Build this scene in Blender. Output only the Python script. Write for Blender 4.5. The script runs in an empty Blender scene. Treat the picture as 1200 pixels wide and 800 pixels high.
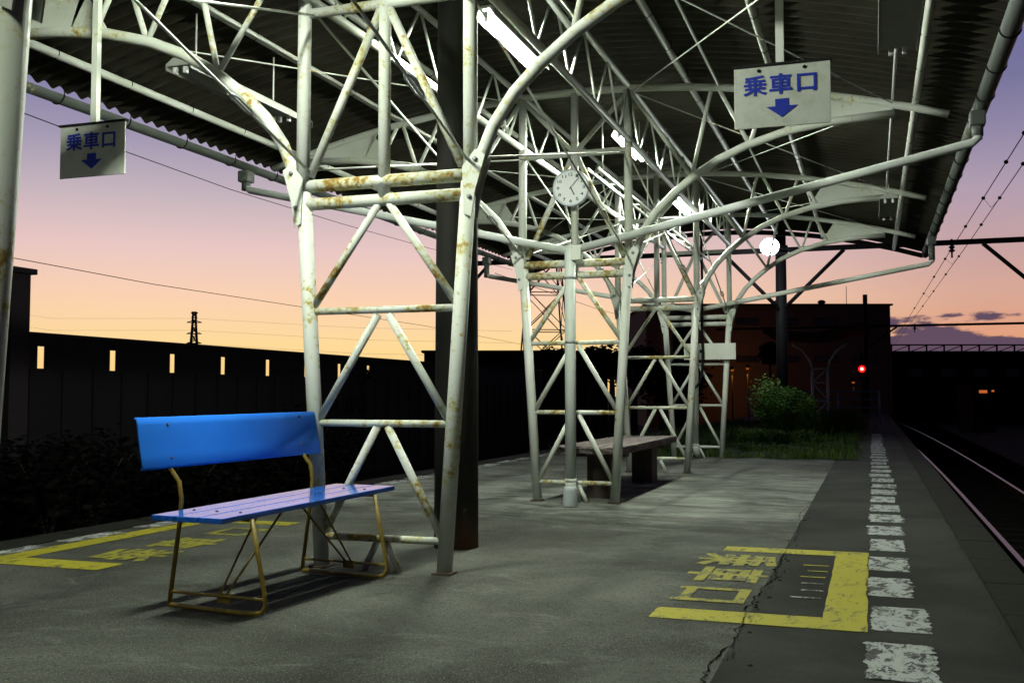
import bpy, bmesh, math, random
from mathutils import Vector, Matrix
random.seed(7)
scene = bpy.context.scene
COL = scene.collection
R = math.radians

# ------------------------------------------------------------------ camera
PITCH, YAW = 2.956, 19.057
cam_d = bpy.data.cameras.new('camera')
cam_d.sensor_width = 36.0
cam_d.lens = 36.6
cam_d.clip_start = 0.05
cam_d.clip_end = 3000
cam = bpy.data.objects.new('camera', cam_d)
COL.objects.link(cam)
CAM = Vector((0, 0, 1.05))
cam.location = CAM
cam.rotation_euler = (R(90 + PITCH), 0, R(YAW))
scene.camera = cam

# ------------------------------------------------------------------ exposure
scene.view_settings.view_transform = 'Standard'
scene.view_settings.look = 'None'
scene.view_settings.exposure = 0.0
scene.view_settings.gamma = 1.0
TUBE = 1250.0            # radiance of a lit fluorescent tube
SKY_STRENGTH = 1.0
scene.cycles.max_bounces = 6
scene.cycles.sample_clamp_indirect = 6.0
scene.cycles.use_denoising = True

def lin(r, g, b):
    f = lambda c: c / 12.92 if c <= 0.04045 else ((c + 0.055) / 1.055) ** 2.4
    return (f(r / 255), f(g / 255), f(b / 255), 1)

# pixel (of the 1200x800 photograph) -> direction, used to work out where far things really stand
_f = 1220.0
_p, _s = R(PITCH), R(YAW)
_F = Vector((-math.sin(_s) * math.cos(_p), math.cos(_s) * math.cos(_p), math.sin(_p)))
_R = Vector((math.cos(_s), math.sin(_s), 0))
_U = _R.cross(_F)
def ray(u, v): return _R * ((u - 600) / _f) + _U * ((400 - v) / _f) + _F
def at(u, v, depth): return CAM + ray(u, v) * depth

# ------------------------------------------------------------------ world: dusk sky
w = bpy.data.worlds.new('World'); scene.world = w; w.use_nodes = True
nt = w.node_tree; nt.nodes.clear()
def N(t, **k):
    n = nt.nodes.new(t)
    for a, b in k.items(): setattr(n, a, b)
    return n
L = lambda a, b: nt.links.new(a, b)
def ramp_node(tree, stops, interp='LINEAR'):
    n = tree.nodes.new('ShaderNodeValToRGB')
    cr = n.color_ramp; cr.interpolation = interp
    while len(cr.elements) > 1: cr.elements.remove(cr.elements[-1])
    cr.elements[0].position = stops[0][0]; cr.elements[0].color = stops[0][1]
    for p_, c_ in stops[1:]:
        e = cr.elements.new(p_); e.color = c_
    return n
tc = N('ShaderNodeTexCoord'); sep = N('ShaderNodeSeparateXYZ'); L(tc.outputs['Generated'], sep.inputs[0])
glow = [(0.0, lin(255,204,122)), (.045, lin(255,219,152)), (.09, lin(251,210,178)), (.135, lin(234,200,196)),
        (.18, lin(200,182,190)), (.225, lin(166,156,180)), (.27, lin(134,130,166)), (.33, lin(124,122,178)),
        (.42, lin(44,46,88)), (.7, lin(16,19,40)), (1.0, lin(13,16,34))]
cool = [(0.0, lin(222,146,108)), (.05, lin(228,160,124)), (.09, lin(216,168,150)), (.135, lin(196,162,164)),
        (.18, lin(178,158,176)), (.225, lin(148,138,168)), (.27, lin(120,117,156)), (.33, lin(106,108,160)),
        (.42, lin(40,43,82)), (.7, lin(16,19,40)), (1.0, lin(13,16,34))]
dark = [(0.0, lin(52,48,66)), (.1, lin(46,46,68)), (.3, lin(34,36,62)), (.6, lin(22,25,48)), (1.0, lin(13,16,34))]
rg, rc, rd = ramp_node(nt, glow), ramp_node(nt, cool), ramp_node(nt, dark)
for r_ in (rg, rc, rd): L(sep.outputs['Z'], r_.inputs[0])
hd = N('ShaderNodeVectorMath', operation='MULTIPLY'); hd.inputs[1].default_value = (1, 1, 0); L(tc.outputs['Generated'], hd.inputs[0])
hn = N('ShaderNodeVectorMath', operation='NORMALIZE'); L(hd.outputs[0], hn.inputs[0])
sd = ray(400, 430); sd.z = 0; sd.normalize()
dt = N('ShaderNodeVectorMath', operation='DOT_PRODUCT'); dt.inputs[1].default_value = sd; L(hn.outputs[0], dt.inputs[0])
m1 = N('ShaderNodeMapRange', interpolation_type='SMOOTHSTEP'); m1.inputs[1].default_value = .82; m1.inputs[2].default_value = .985; L(dt.outputs['Value'], m1.inputs[0])
m2 = N('ShaderNodeMapRange', interpolation_type='SMOOTHSTEP'); m2.inputs[1].default_value = -.2; m2.inputs[2].default_value = .82; L(dt.outputs['Value'], m2.inputs[0])
mixa = N('ShaderNodeMix', data_type='RGBA'); L(m2.outputs[0], mixa.inputs[0]); L(rd.outputs[0], mixa.inputs[6]); L(rc.outputs[0], mixa.inputs[7])
mixb = N('ShaderNodeMix', data_type='RGBA'); L(m1.outputs[0], mixb.inputs[0]); L(mixa.outputs[2], mixb.inputs[6]); L(rg.outputs[0], mixb.inputs[7])
# low clouds near the horizon on the right
mp = N('ShaderNodeMapping'); mp.inputs['Scale'].default_value = (1, 1, 3.0); L(tc.outputs['Generated'], mp.inputs[0])
nz = N('ShaderNodeTexNoise'); nz.inputs['Scale'].default_value = 21.0; nz.inputs['Detail'].default_value = 7; nz.inputs['Roughness'].default_value = .55; L(mp.outputs[0], nz.inputs['Vector'])
band = ramp_node(nt, [(0, (1,1,1,1)), (.046, (.92,)*3+(1,)), (.0535, (.56,)*3+(1,)), (.060, (.60,)*3+(1,)), (.070, (.60,)*3+(1,)), (.083, (.0,0,0,1))]); L(sep.outputs['Z'], band.inputs[0])
cd = ray(1190, 430); cd.z = 0; cd.normalize()
dc = N('ShaderNodeVectorMath', operation='DOT_PRODUCT'); dc.inputs[1].default_value = cd; L(hn.outputs[0], dc.inputs[0])
m3 = N('ShaderNodeMapRange', interpolation_type='SMOOTHSTEP'); m3.inputs[1].default_value = .975; m3.inputs[2].default_value = .990; L(dc.outputs['Value'], m3.inputs[0])
bm_ = N('ShaderNodeMath', operation='MULTIPLY'); L(band.outputs[0], bm_.inputs[0]); L(m3.outputs[0], bm_.inputs[1])
ad = N('ShaderNodeMath', operation='ADD'); L(bm_.outputs[0], ad.inputs[0]); L(nz.outputs[0], ad.inputs[1])
m4 = N('ShaderNodeMapRange', interpolation_type='SMOOTHSTEP'); m4.inputs[1].default_value = 1.02; m4.inputs[2].default_value = 1.13; L(ad.outputs[0], m4.inputs[0])
mixc = N('ShaderNodeMix', data_type='RGBA'); L(m4.outputs[0], mixc.inputs[0]); L(mixb.outputs[2], mixc.inputs[6])
mixc.inputs[7].default_value = lin(98, 78, 96)
bg = N('ShaderNodeBackground'); bg.inputs[1].default_value = SKY_STRENGTH; L(mixc.outputs[2], bg.inputs[0])
wo = N('ShaderNodeOutputWorld'); L(bg.outputs[0], wo.inputs[0])

# ------------------------------------------------------------------ materials
def base_mat(name, color=(.5,.5,.5), rough=.6, metal=0.0, spec=.5):
    m = bpy.data.materials.new(name); m.use_nodes = True
    b = m.node_tree.nodes['Principled BSDF']
    b.inputs['Base Color'].default_value = (*color[:3], 1)
    b.inputs['Roughness'].default_value = rough
    b.inputs['Metallic'].default_value = metal
    b.inputs['Specular IOR Level'].default_value = spec
    return m, m.node_tree, b
def noise(t, scale, detail=4, rough=.55, vec=None, dist=0):
    n = t.nodes.new('ShaderNodeTexNoise'); n.inputs['Scale'].default_value = scale
    n.inputs['Detail'].default_value = detail; n.inputs['Roughness'].default_value = rough
    n.inputs['Distortion'].default_value = dist
    if vec is not None: t.links.new(vec, n.inputs['Vector'])
    return n
def coords(t, scale=(1,1,1), kind='Object'):
    c = t.nodes.new('ShaderNodeTexCoord'); m = t.nodes.new('ShaderNodeMapping'); m.inputs['Scale'].default_value = scale
    t.links.new(c.outputs[kind], m.inputs[0]); return m.outputs[0]
def wcoords(t, scale=(1,1,1)):
    c = t.nodes.new('ShaderNodeNewGeometry'); m = t.nodes.new('ShaderNodeMapping'); m.inputs['Scale'].default_value = scale
    t.links.new(c.outputs['Position'], m.inputs[0]); return m.outputs[0]
def mix(t, fac, a, b):
    n = t.nodes.new('ShaderNodeMix'); n.data_type = 'RGBA'
    for i, x in ((0, fac), (6, a), (7, b)):
        if isinstance(x, (int, float)): n.inputs[i].default_value = x
        elif isinstance(x, tuple): n.inputs[i].default_value = (*x[:3], 1)
        else: t.links.new(x, n.inputs[i])
    return n.outputs[2]
def step(t, src, lo, hi):
    n = t.nodes.new('ShaderNodeMapRange'); n.inputs[1].default_value = lo; n.inputs[2].default_value = hi
    n.interpolation_type = 'SMOOTHSTEP'; t.links.new(src, n.inputs[0]); return n.outputs[0]
def bump(t, b, src, strength=.3, dist=.01):
    n = t.nodes.new('ShaderNodeBump'); n.inputs['Strength'].default_value = strength; n.inputs['Distance'].default_value = dist
    t.links.new(src, n.inputs['Height']); t.links.new(n.outputs[0], b.inputs['Normal'])

def paint_rust(name, amount, base=(.56,.58,.53)):
    m, t, b = base_mat(name, base, .6, 0, .3)
    v = wcoords(t)
    big = noise(t, 3.2, 5, .6, v); fine = noise(t, 26, 5, .65, v); speck = noise(t, 75, 3, .6, v)
    mth = t.nodes.new('ShaderNodeMath'); mth.operation = 'MULTIPLY_ADD'
    t.links.new(fine.outputs[0], mth.inputs[0]); mth.inputs[1].default_value = .9; t.links.new(big.outputs[0], mth.inputs[2])
    lo = 1.262 - amount * .20
    stain = step(t, mth.outputs[0], lo - .12, lo + .05)
    rust = step(t, mth.outputs[0], lo, lo + .12)
    sp = step(t, speck.outputs[0], .72 - amount * .03, .78 - amount * .03)
    grime = noise(t, 1.3, 3, .6, v)
    c0 = mix(t, step(t, grime.outputs[0], .35, .75), base, (base[0]*.80, base[1]*.83, base[2]*.74))
    c1 = mix(t, stain, c0, (.40, .37, .16))
    c2 = mix(t, rust, c1, (.25, .14, .03))
    c3 = mix(t, sp, c2, (.24, .13, .04))
    t.links.new(c3, b.inputs['Base Color'])
    t.links.new(mix(t, stain, (.55,.55,.55), (.85,.85,.85)), b.inputs['Roughness'])
    bump(t, b, fine.outputs[0], .25, .003)
    return m
M = {}
M['white_rust'] = paint_rust('weathered_white_paint', .82)
M['white_old'] = paint_rust('old_white_paint', .45)
M['white_clean'] = paint_rust('white_paint', .12)
M['white_heavy'] = paint_rust('rust_stained_paint', 1.2)
M['gutter'] = paint_rust('grey_pipe_paint', .15, (.085,.095,.088))
M['pvc'] = paint_rust('pale_grey_pipe', .05, (.52,.55,.53))

def simple(name, c, rough=.6, metal=0, spec=.5, var=.25, sc=8):
    m, t, b = base_mat(name, c, rough, metal, spec)
    n = noise(t, sc, 5, .6, wcoords(t))
    t.links.new(mix(t, n.outputs[0], tuple(x*(1-var) for x in c), tuple(min(1, x*(1+var)) for x in c)), b.inputs['Base Color'])
    return m
M['black'] = simple('black_iron', (.005,.005,.006), .7, spec=.1)
M['dark_metal'] = simple('dark_galvanised_steel', (.012,.012,.012), .7, spec=.1)
M['grey_metal'] = simple('galvanised_steel', (.24,.25,.25), .45, .4)
M['brown_metal'] = simple('mustard_brown_paint', (.17,.115,.010), .5, var=.5, sc=30)
M['plate'] = simple('grey_enamel_plate', (.30,.31,.28), .5)
M['ballast'] = simple('ballast', (.006,.0055,.005), .95, spec=0, var=.7, sc=25)
M['ground'] = simple('dark_ground', (.005,.0055,.004), 1, spec=.05, var=.6, sc=2)
M['rail'] = simple('worn_rail_steel', (.16,.12,.11), .32, .9)
M['rail_side'] = simple('rusty_rail_side', (.012,.007,.004), .9, spec=0)
M['sleeper'] = simple('sleeper_concrete', (.008,.0075,.007), .95, spec=0)
M['wood_dark'] = simple('weathered_dark_timber', (.05,.035,.025), .8, sc=20, var=.5)
M['silhouette'] = simple('dark_render_wall', (.020,.016,.018), .95, spec=.1)
M['bark'] = simple('bark', (.03,.022,.015), .95)
M['fence_blue'] = simple('pale_blue_railing_paint', (.10,.13,.20), .6)
M['rust_dark'] = simple('dark_rusty_iron', (.05,.03,.018), .9, var=.5, sc=30)
M['pot'] = simple('grey_plastic', (.33,.36,.36), .6)
M['clock_rim'] = simple('clock_rim_grey', (.42,.47,.50), .4, var=.1)
M['clock_dial'] = simple('clock_dial_white', (.76,.79,.77), .35, var=.03)
M['clock_ink'] = simple('clock_black', (.02,.02,.025), .5)
M['sign_blue'] = simple('sign_blue_paint', (.007,.024,.30), .45, var=.15)
M['glass_dark'] = simple('dark_window_glass', (.012,.012,.016), .2)
M['cloth_board'] = simple('board_picture', (.25,.36,.36), .5)
M['sock'] = simple('lamp_socket_plastic', (.55,.56,.55), .4)

# corrugated roof underside
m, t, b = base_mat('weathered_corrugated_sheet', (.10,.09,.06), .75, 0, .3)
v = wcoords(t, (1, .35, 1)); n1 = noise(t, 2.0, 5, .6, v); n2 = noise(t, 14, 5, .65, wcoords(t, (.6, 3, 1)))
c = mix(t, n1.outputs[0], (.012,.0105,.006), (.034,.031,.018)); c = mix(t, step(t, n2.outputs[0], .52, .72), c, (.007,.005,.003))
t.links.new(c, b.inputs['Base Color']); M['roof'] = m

# platform concrete
m, t, b = base_mat('platform_concrete', (.2,.2,.19), .9, 0, .08)
v = wcoords(t); a1 = noise(t, .55, 6, .62, v, .6); a2 = noise(t, 3.0, 7, .7, wcoords(t, (.8, 1.4, 1)), .8); a3 = noise(t, 34, 5, .75, v); a4 = noise(t, 120, 2, .6, v)
c = mix(t, step(t, a1.outputs[0], .32, .68), (.022,.023,.018), (.082,.086,.073))
c = mix(t, step(t, a2.outputs[0], .52, .80), c, (.115,.120,.103))
c = mix(t, step(t, a3.outputs[0], .48, .72), c, (.018,.019,.015))
c = mix(t, step(t, a4.outputs[0], .58, .70), c, (.19,.195,.175))
a5 = noise(t, 1.7, 5, .7, v, 1.5)
c = mix(t, step(t, a5.outputs[0], .56, .72), c, (.040,.043,.033))
# a lighter, streaky patch between the second and fourth frames
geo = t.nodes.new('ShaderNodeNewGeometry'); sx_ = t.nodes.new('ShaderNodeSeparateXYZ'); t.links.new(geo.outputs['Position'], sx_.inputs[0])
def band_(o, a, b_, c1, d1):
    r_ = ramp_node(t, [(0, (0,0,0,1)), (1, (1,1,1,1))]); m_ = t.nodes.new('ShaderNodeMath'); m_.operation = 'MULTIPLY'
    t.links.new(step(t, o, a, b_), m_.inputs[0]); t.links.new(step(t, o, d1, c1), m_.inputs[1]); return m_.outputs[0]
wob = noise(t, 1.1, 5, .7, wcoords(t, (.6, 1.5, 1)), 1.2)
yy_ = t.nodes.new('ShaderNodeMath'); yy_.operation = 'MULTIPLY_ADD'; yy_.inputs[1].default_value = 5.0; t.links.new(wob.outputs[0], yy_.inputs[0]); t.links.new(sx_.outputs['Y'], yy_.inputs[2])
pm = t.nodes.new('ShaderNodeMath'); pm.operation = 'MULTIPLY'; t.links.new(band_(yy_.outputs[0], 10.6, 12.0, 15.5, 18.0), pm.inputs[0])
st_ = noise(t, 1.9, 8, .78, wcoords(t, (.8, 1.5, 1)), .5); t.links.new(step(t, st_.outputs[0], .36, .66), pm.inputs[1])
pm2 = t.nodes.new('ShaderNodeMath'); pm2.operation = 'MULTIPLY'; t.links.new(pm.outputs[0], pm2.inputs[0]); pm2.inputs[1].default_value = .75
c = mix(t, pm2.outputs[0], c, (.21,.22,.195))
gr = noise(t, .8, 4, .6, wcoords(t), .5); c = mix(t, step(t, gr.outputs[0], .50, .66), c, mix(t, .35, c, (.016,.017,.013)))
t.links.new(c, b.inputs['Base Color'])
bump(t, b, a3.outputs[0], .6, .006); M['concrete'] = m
# platform asphalt
m, t, b = base_mat('platform_asphalt', (.05,.05,.048), .9, 0, .05)
v = wcoords(t); a1 = noise(t, .9, 5, .6, v, .5); a3 = noise(t, 45, 4, .75, v); a4 = noise(t, 140, 2, .6, v)
c = mix(t, step(t, a1.outputs[0], .35, .7), (.015,.016,.013), (.031,.032,.027))
c = mix(t, step(t, a3.outputs[0], .52, .75), c, (.018,.018,.016)); c = mix(t, step(t, a4.outputs[0], .60, .82), c, (.09,.09,.08))
t.links.new(c, b.inputs['Base Color']); bump(t, b, a3.outputs[0], .7, .005); M['asphalt'] = m
m, t, b = base_mat('edge_stone', (.05,.05,.045), .9, 0, .05)
a1 = noise(t, 5, 6, .65, wcoords(t)); t.links.new(mix(t, a1.outputs[0], (.005,.0055,.004), (.017,.018,.013)), b.inputs['Base Color']); bump(t, b, a1.outputs[0], .5, .01); M['kerb'] = m
def road_paint(name, col, under, wear):
    m, t, b = base_mat(name, col, .75, 0, .2)
    v = wcoords(t, (2.0, 1, 1)); a = noise(t, 7, 6, .7, v, .7); f = noise(t, 90, 4, .65, wcoords(t)); e = noise(t, 2.2, 3, .6, wcoords(t))
    s = t.nodes.new('ShaderNodeMath'); s.operation = 'MULTIPLY_ADD'; t.links.new(f.outputs[0], s.inputs[0]); s.inputs[1].default_value = .45; t.links.new(a.outputs[0], s.inputs[2])
    c = mix(t, e.outputs[0], tuple(x*.82 for x in col), col)
    c = mix(t, step(t, s.outputs[0], 1.00 - wear*.28, 1.07 - wear*.28), c, under)
    t.links.new(c, b.inputs['Base Color']); bump(t, b, f.outputs[0], .5, .003)
    return m
M['paint_white'] = road_paint('worn_white_road_paint', (.27,.29,.27), (.02,.02,.018), 1.0)
M['paint_white_worn'] = road_paint('flaked_white_road_paint', (.36,.38,.36), (.05,.05,.045), 1.15)
M['paint_yellow'] = road_paint('worn_yellow_road_paint', (.27,.245,.010), (.075,.07,.025), .78)
M['paint_yellow_faint'] = road_paint('faint_yellow_road_paint', (.215,.20,.016), (.07,.068,.03), .98)
M['crack'] = simple('crack_shadow_dirt', (.006,.006,.005), 1, spec=0)

def leafmat(name, a, c2):
    m, t, b = base_mat(name, a, .7, 0, .05)
    oi = noise(t, 3.5, 3, .6, wcoords(t)); t.links.new(mix(t, step(t, oi.outputs[0], .35, .65), a, c2), b.inputs['Base Color'])
    return m
M['leaf'] = leafmat('shrub_leaf', (.022,.06,.009), (.05,.11,.016))
M['leaf_pale'] = leafmat('pale_leaf', (.06,.13,.03), (.13,.20,.05))
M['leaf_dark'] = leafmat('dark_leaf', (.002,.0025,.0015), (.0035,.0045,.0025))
M['grass'] = leafmat('grass_blade', (.018,.042,.006), (.045,.075,.010))
M['soil'] = simple('grassy_soil', (.014,.024,.008), 1, spec=.05, var=.6, sc=5)

m, t, b = base_mat('glossy_blue_paint', (.012,.13,.60), .13, 0, .6)
n = noise(t, 40, 4, .6, wcoords(t)); bump(t, b, n.outputs[0], .08, .002)
sc1 = noise(t, 9, 6, .75, wcoords(t, (5, .7, 5)), .4); ch = noise(t, 55, 3, .6, wcoords(t))
c = mix(t, step(t, sc1.outputs[0], .42, .70), (.010,.11,.55), (.03,.17,.62)); c = mix(t, step(t, ch.outputs[0], .70, .74), c, (.07,.10,.16)); t.links.new(c, b.inputs['Base Color'])
t.links.new(mix(t, step(t, sc1.outputs[0], .40, .75), (.10,.10,.10), (.26,.26,.26)), b.inputs['Roughness'])
b.inputs['Coat Weight'].default_value = .3; b.inputs['Coat Roughness'].default_value = .06
M['blue'] = m
m, t, b = base_mat('satin_blue_sheet', (.018,.16,.62), .8, 0, .12)
n = noise(t, 4, 4, .6, wcoords(t)); t.links.new(mix(t, n.outputs[0], (.012,.15,.68), (.024,.20,.80)), b.inputs['Base Color']); M['blue_back'] = m
m, t, b = base_mat('old_timber', (.2,.16,.14), .8, 0, .3)
n = noise(t, 4, 7, .7, wcoords(t, (6, .6, 4))); t.links.new(mix(t, step(t, n.outputs[0], .35, .7), (.035,.026,.023), (.17,.14,.13)), b.inputs['Base Color']); bump(t, b, n.outputs[0], .5, .01); M['timber'] = m
m, t, b = base_mat('enamel_sign_face', (.5,.52,.46), .5)
g = t.nodes.new('ShaderNodeTexCoord'); n = noise(t, 9, 6, .7, wcoords(t)); n2 = noise(t, 70, 3, .6, wcoords(t))
c = mix(t, step(t, n.outputs[0], .4, .75), (.44,.46,.41), (.33,.35,.28)); c = mix(t, step(t, n2.outputs[0], .68, .76), c, (.16,.15,.09))
t.links.new(c, b.inputs['Base Color']); M['sign'] = m
m, t, b = base_mat('spun_concrete_pole', (.15,.15,.13), .8, 0, .3)
n = noise(t, 3, 6, .65, wcoords(t, (1,1,.3))); c = mix(t, n.outputs[0], (.011,.011,.009), (.026,.026,.021))
gz = t.nodes.new('ShaderNodeNewGeometry'); sz = t.nodes.new('ShaderNodeSeparateXYZ'); t.links.new(gz.outputs['Position'], sz.inputs[0])
c = mix(t, step(t, sz.outputs['Z'], .35, .02), c, (.10,.05,.02)); t.links.new(c, b.inputs['Base Color']); M['pole'] = m
m, t, b = base_mat('brick_factory_wall', (.2,.12,.1), .9, 0, .2)
br = t.nodes.new('ShaderNodeTexBrick'); br.inputs['Scale'].default_value = .9
br.inputs['Color1'].default_value = (.10,.066,.066,1); br.inputs['Color2'].default_value = (.08,.055,.058,1); br.inputs['Mortar'].default_value = (.07,.055,.055,1)
t.links.new(coords(t, (1,1,1)), br.inputs['Vector']); t.links.new(br.outputs[0], b.inputs['Base Color']); M['factory'] = m
m, t, b = base_mat('stained_panel_wall', (.03,.03,.035), .9, 0, .2)
n = noise(t, 2.2, 5, .6, wcoords(t, (1, 3, .25))); t.links.new(mix(t, n.outputs[0], (.002,.0018,.0024), (.008,.007,.009)), b.inputs['Base Color']); M['barrier'] = m

def emit(name, col, s):
    m = bpy.data.materials.new(name); m.use_nodes = True; t = m.node_tree; t.nodes.clear()
    e = t.nodes.new('ShaderNodeEmission'); e.inputs[0].default_value = (*col, 1); e.inputs[1].default_value = s
    o = t.nodes.new('ShaderNodeOutputMaterial'); t.links.new(e.outputs[0], o.inputs[0]); return m
M['tube'] = emit('lit_fluorescent_tube', (.93, 1.0, .86), TUBE)
M['tube_dim'] = emit('dimmed_fluorescent_tube', (.93, 1.0, .84), TUBE*.38)  # same tube turned down to weaken the fill on the near floor
M['flood'] = emit('lit_floodlight_glass', (.9, .97, 1.0), 260)
M['red'] = emit('red_signal_lens_halo', (1.0, .012, .008), 1.6)
M['red_core'] = emit('lit_red_signal_core', (1.0, .10, .08), 12)
M['orange'] = emit('lit_sodium_lamp', (1.0, .22, .02), .35)
M['orange_win'] = emit('sodium_lit_window', (1.0, .22, .04), .55)

# ------------------------------------------------------------------ mesh helpers
def frame_for(d):
    d = d.normalized(); a = Vector((0, 0, 1)) if abs(d.z) < .9 else Vector((1, 0, 0))
    x = a.cross(d).normalized(); return x, d.cross(x)
def tube(bm, pts, r, n=12, caps=True):
    pts = [Vector(p) for p in pts]; rs = r if isinstance(r, (list, tuple)) else [r] * len(pts)
    rings = []; x = None
    for i, p in enumerate(pts):
        d = (pts[min(i+1, len(pts)-1)] - pts[max(i-1, 0)]).normalized()
        if x is None: x, y = frame_for(d)
        else:
            x = (x - d * x.dot(d)).normalized(); y = d.cross(x)
        rings.append([bm.verts.new(p + (x * math.cos(2*math.pi*k/n) + y * math.sin(2*math.pi*k/n)) * rs[i]) for k in range(n)])
    for a, b in zip(rings, rings[1:]):
        for k in range(n):
            f = bm.faces.new((a[k], a[(k+1) % n], b[(k+1) % n], b[k])); f.smooth = True
    if caps:
        bm.faces.new(rings[0][::-1]); bm.faces.new(rings[-1])
    return bm
def box(bm, c, s, rot=None, bev=0):
    r = bmesh.ops.create_cube(bm, size=1.0)
    mt = Matrix.Translation(Vector(c)) @ (rot.to_4x4() if rot else Matrix.Identity(4)) @ Matrix.Diagonal((*s, 1))
    bmesh.ops.transform(bm, matrix=mt, verts=r['verts'])
    if bev:
        es = {e for v_ in r['verts'] for e in v_.link_edges}
        bmesh.ops.bevel(bm, geom=list(es), offset=bev, segments=2, affect='EDGES', profile=.6)
    return bm
def poly_prism(bm, pts, thick):
    """pts: list of Vectors on a plane, thickness vector"""
    a = [bm.verts.new(Vector(p) - thick/2) for p in pts]; b = [bm.verts.new(Vector(p) + thick/2) for p in pts]
    bm.faces.new(a[::-1]); bm.faces.new(b)
    n = len(pts)
    for i in range(n): bm.faces.new((a[i], a[(i+1) % n], b[(i+1) % n], b[i]))
    return bm
def lathe(bm, prof, c=(0,0,0), n=24, rot=None):
    c = Vector(c); rings = []
    for r, z in prof:
        ring = []
        for k in range(n):
            p = Vector((r*math.cos(2*math.pi*k/n), r*math.sin(2*math.pi*k/n), z))
            if rot: p = rot @ p
            ring.append(bm.verts.new(c + p))
        rings.append(ring)
    for a, b in zip(rings, rings[1:]):
        for k in range(n):
            f = bm.faces.new((a[k], a[(k+1) % n], b[(k+1) % n], b[k])); f.smooth = True
    if prof[0][0] > 1e-5: bm.faces.new(rings[0][::-1])
    if prof[-1][0] > 1e-5: bm.faces.new(rings[-1])
    return bm
def obj(name, bm, mat, parent=None, loc=None, **props):
    bmesh.ops.recalc_face_normals(bm, faces=bm.faces)
    me = bpy.data.meshes.new(name); bm.to_mesh(me); bm.free()
    if isinstance(mat, str): mat = M[mat]
    me.materials.append(mat)
    o = bpy.data.objects.new(name, me); COL.objects.link(o)
    if parent: o.parent = parent
    if loc is not None: o.location = loc
    for k, v_ in props.items(): o[k] = v_
    return o
def thing(name, label, cat, loc=(0,0,0), rz=0, group=None):
    o = bpy.data.objects.new(name, None); COL.objects.link(o); o.location = loc; o.rotation_euler = (0, 0, rz)
    o.empty_display_size = .2
    o['label'] = label; o['category'] = cat
    if group: o['group'] = group
    return o
def tag(o, label, cat, group=None):
    o['label'] = label; o['category'] = cat
    if group: o['group'] = group
    return o
def struct(name, bm, mat):
    o = obj(name, bm, mat); o['kind'] = 'structure'; return o
def copy_tree(o, parent=None):
    c = o.copy(); COL.objects.link(c)
    if parent: c.parent = parent
    for ch in list(o.children): copy_tree(ch, c)
    return c
B = bmesh.new
def text_mesh(body, w_, h_, thick=.002, offset=0.0, spacing=1.0):
    """text as a mesh centred on the origin in the XY plane, scaled to w_ x h_"""
    cu = bpy.data.curves.new('lettering', 'FONT'); cu.body = body; cu.size = 1; cu.extrude = .01; cu.offset = offset; cu.space_character = spacing
    cu.resolution_u = 3
    o = bpy.data.objects.new('lettering', cu); COL.objects.link(o)
    bpy.context.view_layer.update()
    dg = bpy.context.evaluated_depsgraph_get(); me = bpy.data.meshes.new_from_object(o.evaluated_get(dg))
    bpy.data.objects.remove(o)
    bm = bmesh.new(); bm.from_mesh(me); bpy.data.meshes.remove(me)
    xs = [v_.co.x for v_ in bm.verts]; ys = [v_.co.y for v_ in bm.verts]
    if not xs: return bm
    cx_, cy_ = (min(xs)+max(xs))/2, (min(ys)+max(ys))/2
    sx, sy = w_/(max(xs)-min(xs)), h_/(max(ys)-min(ys))
    for v_ in bm.verts: v_.co = Vector(((v_.co.x-cx_)*sx, (v_.co.y-cy_)*sy, v_.co.z/.01*thick/2))
    return bm
def xf(bm, mt):
    bmesh.ops.transform(bm, matrix=mt, verts=bm.verts); return bm

CX = -2.78
EDGE_R, EDGE_L = .80, -5.88
CRACK = -.58

# ------------------------------------------------------------------ ground, platform
bm = B(); bmesh.ops.create_grid(bm, x_segments=1, y_segments=1, size=1500); xf(bm, Matrix.Translation((0, 0, -1.06))); struct('ground', bm, 'ground')
def ballast_bed(x0, x1, name):
    bm = B(); ys = [-10 + i*.5 for i in range(180)]; xs = [x0 + (x1-x0)*i/14 for i in range(15)]
    vs = [[bm.verts.new((x, y, -.97 + random.uniform(-.02, .02) - (.07 if i in (0, 14) else 0))) for i, x in enumerate(xs)] for y in ys]
    for j in range(len(ys)-1):
        for i in range(14): bm.faces.new((vs[j][i], vs[j][i+1], vs[j+1][i+1], vs[j+1][i]))
    struct(name, bm, 'ballast')
ballast_bed(.92, 4.2, 'ballast_bed')
ballast_bed(-9.2, -5.92, 'ballast_bed')

PY0, PY1 = -8.0, 62.0
bm = B(); box(bm, ((EDGE_L+EDGE_R)/2, (PY0+PY1)/2, -.532), (EDGE_R-EDGE_L, PY1-PY0, 1.056)); struct('platform', bm, 'kerb')
def sheet(x0, x1, y0, y1, z, name, mat, xj=lambda y: 0, n=1):
    bm = B(); prev = None
    for i in range(n+1):
        y = y0 + (y1-y0)*i/n; a = bm.verts.new((x0, y, z)); c_ = bm.verts.new((x1 + xj(y), y, z))
        if prev: bm.faces.new((prev[0], prev[1], c_, a))
        prev = (a, c_)
    return struct(name, bm, mat)
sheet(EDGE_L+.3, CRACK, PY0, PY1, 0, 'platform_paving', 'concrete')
sheet(CRACK, .57, PY0, PY1, 0, 'asphalt_strip', 'asphalt')
# edging stones with joints, both sides
for x0, x1 in ((.574, EDGE_R+.02), (EDGE_L-.02, EDGE_L+.296)):
    bm = B(); y = PY0
    while y < PY1 - .01:
        l = min(.9, PY1 - y)
        box(bm, ((x0+x1)/2, y+l/2, .0), (x1-x0, l-.012, .02 + random.uniform(0, .006)), bev=.004); y += l
    struct('platform_kerb', bm, 'kerb')
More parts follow.
